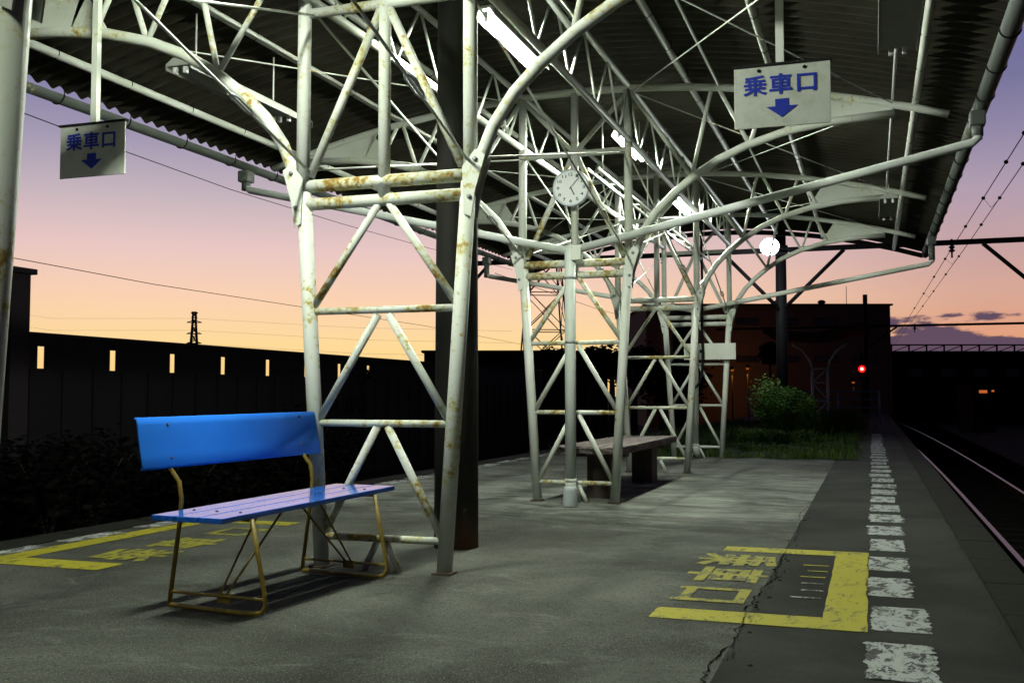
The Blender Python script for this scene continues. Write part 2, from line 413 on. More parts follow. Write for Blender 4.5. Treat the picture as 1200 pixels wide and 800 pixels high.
# crack between paving and asphalt, widening and wandering
bm = B(); prev = None; y = 3.2; wx = 0
while y < 17.8:
    wx += random.uniform(-.010, .010); wx *= .93
    jag = random.uniform(-.012, .012); wd = random.uniform(.0015, .006) if y < 7 else random.uniform(.001, .0035)
    xc = CRACK + wx + jag + .018*math.sin(y*1.1)
    a, c_ = bm.verts.new((xc-wd, y, .004)), bm.verts.new((xc+wd, y, .004))
    if prev: bm.faces.new((prev[0], prev[1], c_, a))
    prev = (a, c_); y += random.uniform(.025, .06)
struct('pavement_crack', bm, 'crack')
bm = B()
for k in range(24):      # crumbled lumps along the crack
    y = random.uniform(3.3, 9.5); x = CRACK + random.gauss(.02, .03); s_ = random.uniform(.004, .014)
    r = bmesh.ops.create_icosphere(bm, subdivisions=1, radius=s_); 
    bmesh.ops.transform(bm, matrix=Matrix.Translation((x, y, .002)) @ Matrix.Diagonal((1, 1, .5, 1)), verts=r['verts'])
struct('crack_rubble', bm, 'asphalt')
# short weeds in the crack and along the edge seam
def blades(bm, x, y, z, n, h, spread, wd=.004):
    for _ in range(n):
        a = random.uniform(0, 6.28); bx, by = x + random.gauss(0, spread), y + random.gauss(0, spread)
        hh = h * random.uniform(.5, 1.15); l = Vector((math.cos(a), math.sin(a), 0)); s_ = Vector((-l.y, l.x, 0)) * wd
        b0 = Vector((bx, by, z)); m_ = b0 + l*hh*.25 + Vector((0,0,hh*.7)); e = b0 + l*hh*random.uniform(.4,.8) + Vector((0,0,hh*random.uniform(.75,1)))
        v0, v1, v2, v3, v4 = (bm.verts.new(p) for p in (b0-s_, b0+s_, m_+s_*.8, m_-s_*.8, e))
        bm.faces.new((v0, v1, v2, v3)); bm.faces.new((v3, v2, v4))
bm = B()
for k in range(26): blades(bm, CRACK+.03, random.uniform(4.2, 8), 0, 4, .025, .02, .0015)
for k in range(140): blades(bm, .575, random.uniform(3.5, 20), 0, 3, .03, .015, .0015)
o = obj('weeds', bm, 'grass', kind='stuff')

# painted markings
def ragged_rect(bm, x0, x1, y0, y1, z, j=.012, n=10):
    pts = []
    for i in range(n): pts.append((x0 + (x1-x0)*i/n, y0 + random.uniform(-j, j)*.5))
    for i in range(n*2): pts.append((x1 + random.uniform(-j, j*1.6), y0 + (y1-y0)*i/(n*2)))
    for i in range(n): pts.append((x1 - (x1-x0)*i/n, y1 + random.uniform(-j, j)*.5))
    for i in range(n*2): pts.append((x0 + random.uniform(-j, j), y1 - (y1-y0)*i/(n*2)))
    bm.faces.new([bm.verts.new((x, y, z)) for x, y in pts])
def dash_marks(x0, x1, y0, y1, mat, fade=0):
    y = y0
    while y < y1:
        bm = B(); dx = random.uniform(-.015, .015); ragged_rect(bm, x0+dx, x1+dx+random.uniform(-.015,.025), y, y + .58 + random.uniform(-.05, .05), .004, random.uniform(.006, .018)); k_ = R(random.uniform(-1.5, 1.5)); xf(bm, Matrix.Translation((x0, y, 0)) @ Matrix.Rotation(k_, 4, 'Z') @ Matrix.Translation((-x0, -y, 0)))
        struct('white_safety_marking', bm, mat); y += .845
dash_marks(-.035, .200, 1.6, 30, 'paint_white')
dash_marks(-5.62, -5.40, 1.0, 30, 'paint_white_worn')
def yellow_box(sgn, ox, yo, name):
    # sgn=+1: open towards -X ; outer bar at local x 0
    T = lambda x, y: (ox + sgn*x, yo + y)
    bm = B()
    segs = [(-.20, 0, 0, 2.46), (-.98, -.2001, 0, .25), (-.93, -.2001, 2.25, 2.46)]
    for x0, x1, y0, y1 in segs:
        (a, b_), (c_, d_) = T(x0, y0), T(x1, y1); ragged_rect(bm, min(a, c_), max(a, c_), b_, d_, .004, .003)
    struct(name, bm, 'paint_yellow')
    for ch, yc, wd in (('乗', 1.87, .50), ('車', 1.30, .46), ('口', .66, .40)):
        bm = text_mesh(ch, .50 if ch != '口' else .40, wd if ch != '口' else .38, .0, .028)
        for v_ in bm.verts: v_.co.z = 0
        bmesh.ops.remove_doubles(bm, verts=bm.verts, dist=1e-5)
        rot = Matrix.Rotation(R(-90 if sgn > 0 else 90), 4, 'Z')
        yy = yc if sgn > 0 else 2.46 - yc
        x_, y_ = T(-.78, yy); xf(bm, Matrix.Translation((x_, y_, .0045)) @ rot)
        # drop the duplicated lower faces of the flattened text
        seen = set(); kill = []
        for f_ in bm.faces:
            if f_.calc_area() < 1e-9: kill.append(f_); continue
            k_ = tuple(sorted((round(v_.co.x, 4), round(v_.co.y, 4)) for v_ in f_.verts))
            if k_ in seen: kill.append(f_)
            seen.add(k_)
        bmesh.ops.delete(bm, geom=kill, context='FACES')
        struct('yellow_lettering', bm, 'paint_yellow_faint')
yellow_box(1, -.04, 4.93, 'yellow_boarding_marking')
yellow_box(-1, -5.40, 5.15, 'yellow_boarding_marking')
for k in range(6):   # faded small strokes inside the box
    bm = B(); y_ = 5.65 + k*.215; ragged_rect(bm, -.37 - random.uniform(0, .05), -.27, y_, y_+.028, .004, .006, 4)
    struct('faded_marking', bm, 'paint_white_worn' if k < 3 else 'paint_yellow')

# ------------------------------------------------------------------ tracks
def track(xc, lab, side):
    o = thing('railway_track', lab, 'railway track', (xc, 0, -.97))
    for s_ in (-1, 1):
        bm = B(); 
        pr = [(-.06, 0), (.06, 0), (.06, .015), (.012, .03), (.012, .10), (.034, .115), (.034, .14), (-.034, .14), (-.034, .115), (-.012, .10), (-.012, .03), (-.06, .015)]
        ys = [-9 + 5*i for i in range(0, 23)]
        def cv(y): return -.0 if y < 20 else -(y-20)**2*.00035
        rings = [[bm.verts.new((s_*.565 + px + cv(y), y, pz+.05)) for px, pz in pr] for y in ys]
        for a, b_ in zip(rings, rings[1:]):
            for k in range(12): bm.faces.new((a[k], a[(k+1)%12], b_[(k+1)%12], b_[k]))
        ra = obj('rail', bm, 'rail_side', o)
        bm = B(); vs = [[bm.verts.new((s_*.565 + dx + cv(y), y, .1915)) for dx in (-.031, .031)] for y in ys]
        for a, b_ in zip(vs, vs[1:]): bm.faces.new((a[0], a[1], b_[1], b_[0]))
        obj('rail_head', bm, 'rail', ra)
    bm = B()
    for i in range(70): box(bm, (0, -6 + i*.68, .01), (2.1, .22, .08), bev=.01)
    obj('sleepers', bm, 'sleeper', o, kind='stuff')
track(2.10, 'right hand railway track with shiny rails beyond the dashed white line', 1)
track(-7.6, 'left hand railway track lying dark below the bench side edge', -1)

# ------------------------------------------------------------------ canopy roof
CH = lambda d: 4.09 - .044*d*d            # top chord centre height
RF = lambda d: 4.215 - .044*d*d           # roof sheet
roof = thing('canopy_roof', 'curved corrugated platform canopy roof on purlins above the lattice frames', 'canopy roof', (CX, 0, 0))
bm = B(); HALF = 3.68; RY0, RY1 = -6.0, 20.1
pitch = .17; ny = int((RY1-RY0)/pitch*8); nx = 26; rows = []
for j in range(ny+1):
    y = RY0 + (RY1-RY0)*j/ny; ph = (y/pitch) % 1.0; tri = 4*abs(ph-.5)-1; wv = .022*math.sin(math.pi/2*tri)
    rows.append([bm.verts.new((-HALF + 2*HALF*i/nx, y, RF(-HALF + 2*HALF*i/nx) + wv + .02)) for i in range(nx+1)])
for a, b_ in zip(rows, rows[1:]):
    for i in range(nx):
        f_ = bm.faces.new((a[i], a[i+1], b_[i+1], b_[i])); f_.smooth = True
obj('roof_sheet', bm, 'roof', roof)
bm = B(); box(bm, (0, 0, 0), (.02, .02, .02)); bm.free()
for y_ in (RY1 - .03,):           # gable trim following the curve
    bm = B()
    for i in range(16):
        d0, d1 = -HALF + 2*HALF*i/16, -HALF + 2*HALF*(i+1)/16
        poly_prism(bm, [(d0, y_, RF(d0)-.10), (d1, y_, RF(d1)-.10), (d1, y_, RF(d1)-.012), (d0, y_, RF(d0)-.012)], Vector((0, .025, 0)))
    obj('gable_trim', bm, 'dark_metal', roof)
for d in (-3.2, -1.96, -1.13, 1.13, 1.96, 3.2):
    bm = B(); z = CH(d) + .068; tube(bm, [(d, RY0, z), (d, RY1-.06, z)], .030 if abs(d) < 3 else .034, 12)
    p_ = obj('purlin', bm, 'white_clean', roof)
    bm = B(); y = -5.5
    while y < 20:
        tube(bm, [(d-.033, y, z+.05), (d-.036, y, z-.01), (d, y, z-.037), (d+.036, y, z-.01), (d+.033, y, z+.05)], .004, 5); y += .85
    obj('hook_bolts', bm, 'dark_metal', p_, kind='stuff')
for s_ in (-1, 1):                # gutters: round-bottomed trough seen as a pipe, with straps
    bm = B(); gx = s_*3.73; gz = 3.565; n = 12; prof = [(.068*math.cos(a), .068*math.sin(a)) for a in [math.pi + math.pi*k/n for k in range(n+1)]]
    prof += [(.062*math.cos(a), .062*math.sin(a)) for a in [2*math.pi - math.pi*k/n for k in range(n+1)]]
    ra = [bm.verts.new((gx+x, RY0, gz+.03+z)) for x, z in prof]; rb = [bm.verts.new((gx+x, RY1+.05, gz+.03+z)) for x, z in prof]
    for k in range(len(prof)):
        f_ = bm.faces.new((ra[k], ra[(k+1) % len(prof)], rb[(k+1) % len(prof)], rb[k]))
    bm.faces.new(ra[::-1]); bm.faces.new(rb)
    g_ = obj('gutter', bm, 'gutter', roof)
    bm = B(); y = -5.6
    while y < 20:
        pts = [(gx + .074*math.cos(a), y, gz+.03+.074*math.sin(a)) for a in [math.pi + math.pi*k/8 for k in range(9)]]
        tube(bm, pts + [(gx - s_*.07, y, gz+.06), (gx - s_*.5, y, RF(3.2)-.05)] if s_ > 0 else [(gx + .5, y, RF(3.2)-.05)] + [(gx+.07, y, gz+.06)] + pts[::-1], .006, 5); y += .84
    obj('gutter_straps', bm, 'dark_metal', g_, kind='stuff')
# thin lamp conduits
for d in (1.43, 3.0, -2.02+.12):
    bm = B(); z = CH(d) + .03; tube(bm, [(d, RY0, z), (d, 16.4, z)], .013, 8); obj('conduit', bm, 'white_clean', roof)

# ------------------------------------------------------------------ lattice frames
FY = [2.25, 5.72, 9.97, 14.17, 17.6]
LEGX = lambda z: .395 + .145*min(z, 2.4)/2.3
ARCH = [(.53, 2.20), (.60, 2.42), (.69, 2.64), (.82, 2.83), (.98, 2.99), (1.18, 3.15), (1.42, 3.30), (1.7, 3.42), (2.05, 3.52), (2.45, 3.58), (3.02, 3.605)]
def build_frame(label, loc, mats):
    MA, MB_ = mats
    o = thing('lattice_frame', label, 'canopy frame', loc, 0, 'lattice frames carrying the platform canopy')
    T = lambda name, pts, r, m_=MA, n=14, par=None: obj(name, tube(B(), pts, r, n), m_, par or o)
    for s_ in (-1, 1):
        T('leg', [(s_*LEGX(-.02), 0, -.02), (s_*.54, 0, 2.32)], .046)
        lg = o.children[-1]
        T('post', [(s_*.55, 0, 2.32), (s_*.545, 0, 4.06)], .042)
        T('arch', [(s_*d, 0, z) for d, z in ARCH], .038)
        # joint plates with bolts
        for yy in (-.052, .052):
            bm = poly_prism(B(), [(s_*.52, yy, 2.40), (s_*.60, yy, 2.50), (s_*.66, yy, 2.46), (s_*.60, yy, 2.26), (s_*.575, yy, 2.10), (s_*.53, yy, 2.12)], Vector((0, .008, 0)))
            pl = obj('joint_plate', bm, MA, o)
            for bx, bz in ((.60, 2.44), (.565, 2.22)):
                bm = B(); lathe(bm, [(.014, 0), (.014, .012), (.008, .016)], (s_*bx, yy + math.copysign(.004, yy), bz), 6, Matrix.Rotation(R(-90 if yy > 0 else 90), 3, 'X'))
                obj('bolt', bm, 'grey_metal', pl)
        # gusset between chord and arch
        ds = [2.17, 2.35, 2.6, 2.85, 3.0]
        az = lambda d: ARCH[8][1] + (ARCH[9][1]-ARCH[8][1])*(d-2.05)/.4 if d < 2.45 else 3.58 + .025*(d-2.45)/.57
        bm = poly_prism(B(), [(s_*2.02, 0, az(2.05)-.0)] + [(s_*d, 0, az(d)) for d in ds] + [(s_*d, 0, CH(d)) for d in ds[::-1]] + [(s_*2.25, 0, CH(2.25))], Vector((0, .008, 0)))
        obj('gusset_plate', bm, MA, o)
        nodes = [((.55, CH(.55)), (1.17, 3.15)), ((1.17, 3.15), (1.37, CH(1.37))), ((1.43, CH(1.43)), (1.72, 3.425)), ((1.72, 3.425), (1.90, CH(1.9))), ((1.95, CH(1.95)), (2.15, 3.53))]
        for (d0, z0), (d1, z1) in nodes: T('web_strut', [(s_*d0, 0, z0), (s_*d1, 0, z1)], .020, MA, 10)
        # inner X bracing
        T('diagonal_strut', [(s_*.50, 0, 2.42), (s_*.03, 0, 3.43)], .027, MB_)
        T('diagonal_strut', [(s_*.53, 0, 4.03), (s_*.03, 0, 3.50)], .024, MA)
        for zt, zb in ((2.22, 1.60), (1.54, .90), (.86, .21)):
            T('diagonal_strut', [(s_*.035, 0, zt), (s_*(LEGX(zb)-.03), 0, zb)], .024, MA if zt < 2 else MB_)
        T('foot_strut', [(s_*.03, 0, .17), (s_*.12, 0, -.01)], .020)
        bm = B(); box(bm, (s_*.395, 0, .006), (.115, .115, .014), bev=.003); obj('base_plate', bm, 'rust_dark', o)
    T('centre_post', [(0, 0, 2.25), (0, 0, 4.08)], .038)
    T('top_chord', [(d, 0, CH(d)) for d in [(-3.47 + 6.94*i/24) for i in range(25)]], .036)
    T('cross_beam', [(-.52, 0, 2.36), (.52, 0, 2.36)], .040, 'white_heavy' if MB_ != M['white_clean'] else MA)
    T('cross_beam', [(-.52, 0, 2.245), (.52, 0, 2.245)], .038, MB_)
    T('cross_bar', [(-.55, 0, 3.465), (.55, 0, 3.465)], .032)
    for z in (1.57, .88, .19): T('cross_bar', [(-LEGX(z), 0, z), (LEGX(z), 0, z)], .022, MB_)
    return o
old = (M['white_rust'], M['white_rust']); mid = (M['white_old'], M['white_heavy']); cln = (M['white_clean'], M['white_clean'])
build_frame('foreground lattice frame whose rust streaked leg fills the left photo edge', (CX, FY[0], 0), old)
f1 = build_frame('nearest full rusty white lattice frame, behind the blue bench', (CX-.025, FY[1], 0), (M['white_rust'], M['white_heavy'])); f1.scale = (1.03, 1, 1)
f2 = build_frame('white lattice frame with yellow rust carrying the round clock', (CX, FY[2], 0), mid)
f3 = copy_tree(f2); f3.location.y = FY[3]; f3['label'] = 'white lattice frame at the far end of the long timber bench'
build_frame('farthest clean white lattice frame with the blank board, by the grass', (CX, FY[4], 0), cln)

# longitudinal girders in the post planes
for s_, lab in ((-1, 'left longitudinal lattice girder of white pipes under the canopy roof'), (1, 'right longitudinal lattice girder of white pipes beside the fluorescent lamps')):
    o = thing('longitudinal_girder', lab, 'girder', (CX + s_*.555, 0, 0), 0, 'girders linking the frames')
    zb = 3.56
    obj('bottom_chord', tube(B(), [(0, -5, zb), (0, 17.6, zb)], .032, 12), 'white_old', o)
    obj('top_chord', tube(B(), [(0, -5, CH(.55)+.02-.0), (0, 19.9, CH(.55)+.02)], .026, 12), 'white_clean', o)
    for a, b_ in zip(FY, FY[1:]):
        n = 5 if b_ < 10 else 4; st = (b_-a)/n
        for k in range(n):
            y0 = a + k*st
            obj('web_strut', tube(B(), [(0, y0+.02, CH(.55)), (0, y0+st/2-.01, zb+.01)], .012, 8), 'white_clean', o)
            obj('web_strut', tube(B(), [(0, y0+st/2+.01, zb+.01), (0, y0+st-.02, CH(.55))], .012, 8), 'white_clean', o)
o = thing('cable_tray', 'narrow cable rail with two strips running under the lamp line', 'cable tray', (-2.60, 0, 3.31))
for dx in (-.055, .055): obj('tray_rail', box(B(), (dx, 13.8, 0), (.022, 7.6, .03)), 'white_clean', o)
bm = B()
for k in range(12): box(bm, (0, 10.2 + k*.63, 0), (.088, .03, .012))
obj('tray_rungs', bm, 'white_clean', o, kind='stuff')
for k in range(4): obj('tray_hanger', tube(B(), [(0, 10.4+k*2.3, 0), (0, 10.4+k*2.3, CH(.2)-3.31)], .008, 6), 'white_clean', o)

# tie rods with turnbuckles
def tie_rod(p, q, label, r=.008, tb=.35):
    p, q = Vector(p), Vector(q); mid_ = p.lerp(q, tb); o = thing('tie_rod', label, 'tie rod', p, 0, 'tie rods bracing the frames')
    d = (q-p).normalized(); sag = Vector((0, 0, -.01))
    obj('rod', tube(B(), [(0,0,0), (mid_-p), (q-p)], r, 8), 'white_old', o)
    bm = B(); x, y = frame_for(d)
    for s_ in (-1, 1): tube(bm, [(mid_-p) - d*.11 + x*s_*.008, (mid_-p) - d*.07 + x*s_*.022, (mid_-p) + d*.07 + x*s_*.022, (mid_-p) + d*.11 + x*s_*.008], .007, 6)
    obj('turnbuckle', bm, 'grey_metal', o)
side_n = {-1: 'left', 1: 'right'}
bay_n = {0: 'above the blue bench', 1: 'just before the clock frame', 2: 'above the timber bench', 3: 'nearest the grass'}
for k in range(4):
    for s_ in (-1, 1):
        x = CX + s_*.53; a, b_ = FY[k], FY[k+1]
        tie_rod((x, b_-.03, 2.45), (x, a+.03, 3.47), f'steel rod rising towards camera from {side_n[s_]} joint, {bay_n[k]}', .009, .22)
        tie_rod((x-.02*s_, a+.03, 2.47), (x-.02*s_, b_-.03, 3.44), f'steel rod rising away from camera on {side_n[s_]} posts, {bay_n[k]}', .008, .22)
        tie_rod((CX+s_*.58, a+.02, CH(.58)-.03), (CX+s_*3.0, b_-.02, CH(3.0)-.0), f'thin rod under {side_n[s_]} roof running outward, {bay_n[k]}', .006, .8)
        tie_rod((CX+s_*3.0, a+.02, CH(3.0)+.01), (CX+s_*.58, b_-.02, CH(.58)-.05), f'thin rod under {side_n[s_]} roof running inward, {bay_n[k]}', .006, .2)

# ------------------------------------------------------------------ drainpipes
def drain(y, label, x_r, z_r, x_l, z_l, clean, boxed):
    o = thing('drainpipe', label, 'drainpipe', (CX-.01, y, 0))
    mt_ = 'white_clean' if clean else 'pvc'
    obj('downpipe', tube(B(), [(0, 0, .2), (0, 0, 2.52)], .054, 18), mt_, o)
    obj('branch_pipe', tube(B(), [(.02, 0, 2.47), (x_r-CX-.05, 0, z_r-.02), (x_r-CX, 0, z_r+.02), (x_r-CX, 0, 3.52)], .040, 14), mt_, o)
    obj('branch_pipe', tube(B(), [(-.02, 0, 2.47), (x_l-CX+.05, 0, z_l-.02), (x_l-CX, 0, z_l+.02), (x_l-CX, 0, 3.50)], .040, 14), mt_, o)
    obj('elbow', tube(B(), [(0, 0, .24), (0, .0, .15), (.01, .06, .09), (.02, .14, .02)], [.058, .055, .052, .05], 16), mt_, o)
    for xx in (x_r, x_l):
        bm = B(); box(bm, (xx-CX, 0, 3.46), (.13, .15, .13), bev=.02); tube(bm, [(xx-CX, 0, 3.40), (xx-CX, 0, z_r+.04)], .048, 14)
        obj('gutter_outlet', bm, 'gutter', o)
    for z in (2.20, 1.57, .22):
        obj('pipe_band', tube(B(), [(0, 0, z-.012), (0, 0, z+.012)], .057, 18), 'grey_metal', o)
    if boxed:
        bm = B(); box(bm, (.075, -.02, 2.44), (.10, .09, .14), bev=.008); obj('junction_box', bm, 'white_clean', o)
drain(9.83, 'white drainpipe with two long sloping branches beneath the round clock', .92, 3.27, -6.50, 3.33, False, True)
drain(17.45, 'farther drainpipe with sloping branches at the last frame by the grass', .93, 3.12, -6.50, 3.20, True, False)

o = thing('grey_pot', 'small tapered grey pot beside the foot of the clock frame drainpipe', 'pot', (-2.72, 9.56, 0))
obj('pot_body', lathe(B(), [(.072, 0), (.074, .01), (.062, .15), (.055, .185), (.046, .185), (.046, .05), (.0, .05)], (0,0,0), 24), 'pot', o)

# ------------------------------------------------------------------ clock
o = thing('station_clock', 'round white station clock reading about seven past five', 'clock', (-2.785, 9.90, 3.10))
RX = Matrix.Rotation(R(90), 3, 'X')
obj('case', lathe(B(), [(.150, -.01), (.182, .0), (.188, .03), (.186, .062), (.176, .068), (.172, .056)], (0, 0, 0), 48, RX), 'clock_rim', o)
bm = B(); bm.faces.new([bm.verts.new((.171*math.cos(a*math.pi/24), -.0575, .171*math.sin(a*math.pi/24))) for a in range(48)])
dial = obj('dial', bm, 'clock_dial', o)
bm = B()
for h in range(12):
    a = R(90 - (h+1)*30); tb = text_mesh(str(h+1), .030 if h < 9 else .042, .032, .001, .01)
    xf(tb, Matrix.Translation((.132*math.cos(a), -.0605, .132*math.sin(a))) @ Matrix.Rotation(R(90), 4, 'X'))
    me_ = bpy.data.meshes.new('tmp'); tb.to_mesh(me_); tb.free(); bm.from_mesh(me_); bpy.data.meshes.remove(me_)
for h in range(60):
    a = R(6*h); box(bm, (.162*math.cos(a), -.0605, .162*math.sin(a)), (.008, .001, .0025), Matrix.Rotation(-a, 3, 'Y'))
obj('numerals', bm, 'clock_ink', dial)
def hand(ang, l, wd, name, dy):
    a = R(90-ang); bm = B(); box(bm, (math.cos(a)*l*.42, -.062-dy, math.sin(a)*l*.42), (l*1.1, .002, wd), Matrix.Rotation(-a, 3, 'Y')); obj(name, bm, 'clock_ink', o)
hand(153.5, .085, .011, 'hour_hand', 0); hand(42, .135, .007, 'minute_hand', .004)

# ------------------------------------------------------------------ fluorescent lamps
def lamp(x, y0, y1, z, lit, label, wide=.15, tm='tube'):
    o = thing('fluorescent_lamp', label, 'lamp', (x, (y0+y1)/2, z), 0, 'lit fluorescent lamps' if lit else 'unlit fluorescent lamps'); l = (y1-y0)
    bm = B(); hw = wide/2
    pr = [(-hw, -.005), (-hw+.006, .0), (-.035, .055), (.035, .055), (hw-.006, .0), (hw, -.005), (hw, .012), (.045, .075), (-.045, .075), (-hw, .012)]
    if not lit: pr = [(-hw, -.03), (-hw+.004, -.03), (-hw+.004, .0), (hw-.004, .0), (hw-.004, -.03), (hw, -.03), (hw, .02), (.05, .06), (-.05, .06), (-hw, .02)]
    a = [bm.verts.new((px, -l/2, pz)) for px, pz in pr]; c_ = [bm.verts.new((px, l/2, pz)) for px, pz in pr]
    n = len(pr)
    for k in range(n): bm.faces.new((a[k], a[(k+1) % n], c_[(k+1) % n], c_[k]))
    bm.faces.new(a[::-1]); bm.faces.new(c_)
    obj('housing', bm, 'white_clean' if lit else 'plate', o)
    for e in (-1, 1):
        bm = B()
        if lit: box(bm, (0, e*(l/2-.03), .005), (.03, .03, .07), bev=.004)
        else:
            box(bm, (-.045, e*(l/2-.03), -.03), (.03, .035, .05), bev=.006); obj('socket', bm, 'sock', o); bm = B()
            box(bm, (.045, e*(l/2-.03), -.03), (.03, .035, .05), bev=.006)
        obj('socket', bm, 'sock', o)
    if lit: obj('tube', tube(B(), [(0, -l/2+.045, -.012), (0, l/2-.045, -.012)], .017, 12), tm, o)
    for e in (-1, 1): obj('hanger', tube(B(), [(0, e*l*.36, .06), (0, e*l*.36, CH(abs(x-CX)) + .03 - z)], .007, 6), 'white_clean', o)
LX = -2.38
LX = -2.54
lamp(LX, 6.76, 8.07, 3.72, True, 'nearest visible lit fluorescent lamp, large and bright above the concrete pole')
lamp(-2.42, 10.35, 11.55, 3.72, True, 'lit fluorescent lamp just right of the clock frame post')
lamp(-2.50, 14.2, 15.3, 3.72, True, 'small distant lit fluorescent lamp over the timber bench end')
lamp(-3.08, 3.4, 4.7, 3.72, True, 'lit fluorescent lamp above the blue bench')
lamp(LX, -.3, 1.0, 3.72, True, 'lit fluorescent lamp in the foreground bay out of view above', .15, 'tube_dim')
lamp(-4.8, 6.35, 7.85, 3.48, False, 'unlit grey fluorescent lamp of the left row under the roof', .22)
lamp(.21, 6.35, 7.75, 3.50, False, 'unlit wide grey lamp housing above and right of the right boarding sign', .26)
lamp(.24, 13.7, 15.1, 3.50, False, 'unlit small lamp housing hanging far along the right side', .22)

# ------------------------------------------------------------------ hanging signs
def hanging_sign(x, y, label, tilt, z=2.745):
    o = thing('hanging_sign', label, 'sign', (x, y, z), 0, 'hanging boarding point signs'); o.rotation_euler = (0, R(tilt), 0)
    bd = obj('sign_board', box(B(), (0, 0, 0), (.53, .012, .352), bev=.002), 'sign', o)
    obj('top_rail', box(B(), (0, 0, .182), (.55, .035, .012)), 'dark_metal', o)
    top = RF(abs(x-CX)) - 2.745 - .02
    obj('hanger_post', box(B(), (-.01, .03, (top+.10)/2), (.045, .04, top-.10)), 'white_old', o)
    bm = text_mesh('乗車口', .405, .118, .003, .022, 1.12); xf(bm, Matrix.Translation((-.012, -.0085, .066)) @ Matrix.Rotation(R(90), 4, 'X'))
    obj('lettering', bm, 'sign_blue', bd)
    bm = poly_prism(B(), [(x_, -.0085, z_) for x_, z_ in ((-.036, -.02), (.036, -.02), (.036, -.062), (.086, -.062), (0, -.125), (-.086, -.062), (-.036, -.062))], Vector((0, .003, 0)))
    obj('arrow', bm, 'sign_blue', bd)
    for s_ in (-1, 1): obj('bolt', lathe(B(), [(.010, 0), (.010, .006), (.005, .009)], (s_*.125, -.006, .150), 8, Matrix.Rotation(R(90), 3, 'X')), 'black', bd)
hanging_sign(-.455, 6.0, 'white boarding point sign with blue arrow hanging over the right platform edge', 0)
hanging_sign(-4.905, 5.6, 'white boarding point sign with blue arrow hanging over the left platform edge', 0, 2.685)

# ------------------------------------------------------------------ concrete pole
o = thing('concrete_pole', 'thick dark round concrete pole rising through the roof behind the nearest frame', 'pole', (-2.745, 6.76, 0))
obj('shaft', tube(B(), [(0, 0, -.02), (0, 0, 2), (0, 0, 5), (0, 0, 9)], [.155, .147, .136, .12], 32), 'pole', o)
obj('collar', tube(B(), [(0, 0, 4.08), (0, 0, 4.15)], .155, 32), 'dark_metal', o)

# ------------------------------------------------------------------ blue bench
o = thing('blue_bench', 'glossy blue plank bench with blue backrest and mustard steel legs', 'bench', (0, 0, 0))
o.location = (-3.022, 4.12, 0); o.rotation_euler = (0, 0, R(-4.6)); OX, OY = -3.0, 4.13
BT = .017           # the platform rises slightly along the bench
q = lambda x, y, z: (x-OX, y-OY, z)
sx = [(-3.215, -3.082), (-3.076, -2.943), (-2.937, -2.80)]
for a, b_ in sx:
    bm = B(); box(bm, q((a+b_)/2, 4.915, .4725), (b_-a, 1.57, .026), bev=.004)
    for v_ in bm.verts: v_.co.z += BT*v_.co.y
    obj('seat_plank', bm, 'blue', o)
bm = B()     # curved sheet backrest with rolled edges
prof = [(-3.350, .937), (-3.338, .934), (-3.330, .90), (-3.318, .83), (-3.305, .76), (-3.292, .700), (-3.293, .694), (-3.304, .692)]
th = .012; ya, yb = 4.15-OY, 5.64-OY
for k in range(len(prof)-1):
    (x0, z0), (x1, z1) = prof[k], prof[k+1]
    vs = [bm.verts.new(p_) for p_ in ((x0-OX, ya, z0), (x1-OX, ya, z1), (x1-OX, yb, z1), (x0-OX, yb, z0))]
    f_ = bm.faces.new(vs); f_.smooth = True
bmesh.ops.remove_doubles(bm, verts=bm.verts, dist=1e-5)
for v_ in bm.verts: v_.co.z += .006*v_.co.y
bk = obj('backrest', bm, 'blue_back', o)
sm = bk.modifiers.new('thickness', 'SOLIDIFY'); sm.thickness = .010; sm.offset = 0
for yy in (4.35, 5.47):
    for zz, xx_ in ((.90, -3.333), (.735, -3.303)):
        obj('bolt', lathe(B(), [(.009, 0), (.008, .004), (0, .006)], (xx_+.006-OX, yy-OY, zz+BT*(yy-OY)), 10, Matrix.Rotation(R(90), 3, 'Y')), 'rust_dark', bk)
    for a_, b2 in sx: obj('bolt', lathe(B(), [(.008, 0), (.007, .003), (0, .0045)], ((a_+b2)/2-OX, yy-OY, .4856+BT*(yy-OY)), 10), 'rust_dark', o)
    rr = .0115; up = BT*(yy-4.13)
    obj('rear_leg', tube(B(), [q(-3.295, yy, .012), q(-3.235, yy, .44+up), q(-3.228, yy, .54+up), q(-3.245, yy, .62+up), q(-3.315, yy, .70+up), q(-3.350, yy, .90+up)], rr, 10), 'brown_metal', o)
    fl = [(-2.80, .455+up), (-2.755, .26), (-2.725, .12), (-2.715, .06), (-2.735, .025), (-2.79, .014), (-2.9, .014), (-3.29, .020)]
    obj('front_leg', tube(B(), [q(x, yy, z) for x, z in fl], rr, 10), 'brown_metal', o)
    obj('cross_rail', tube(B(), [q(-3.285, yy, .085), q(-2.722, yy, .085)], .008, 8), 'brown_metal', o)
    obj('seat_bearer', box(B(), q(-3.01, yy, .452+up), (.40, .03, .014)), 'brown_metal', o)
    yd = 1 if yy < 5 else -1
    for xx in (-.03, .03):
        obj('diagonal_brace', tube(B(), [q(-2.97+xx*.6, yy, .085), q(-2.98+xx*2.4, yy + yd*.40, .455+up+yd*BT*.4)], .006, 8), 'brown_metal', o)
    obj('brace_bracket', box(B(), q(-2.965, yy+yd*.008, .075), (.075, .010, .045)), 'brown_metal', o)

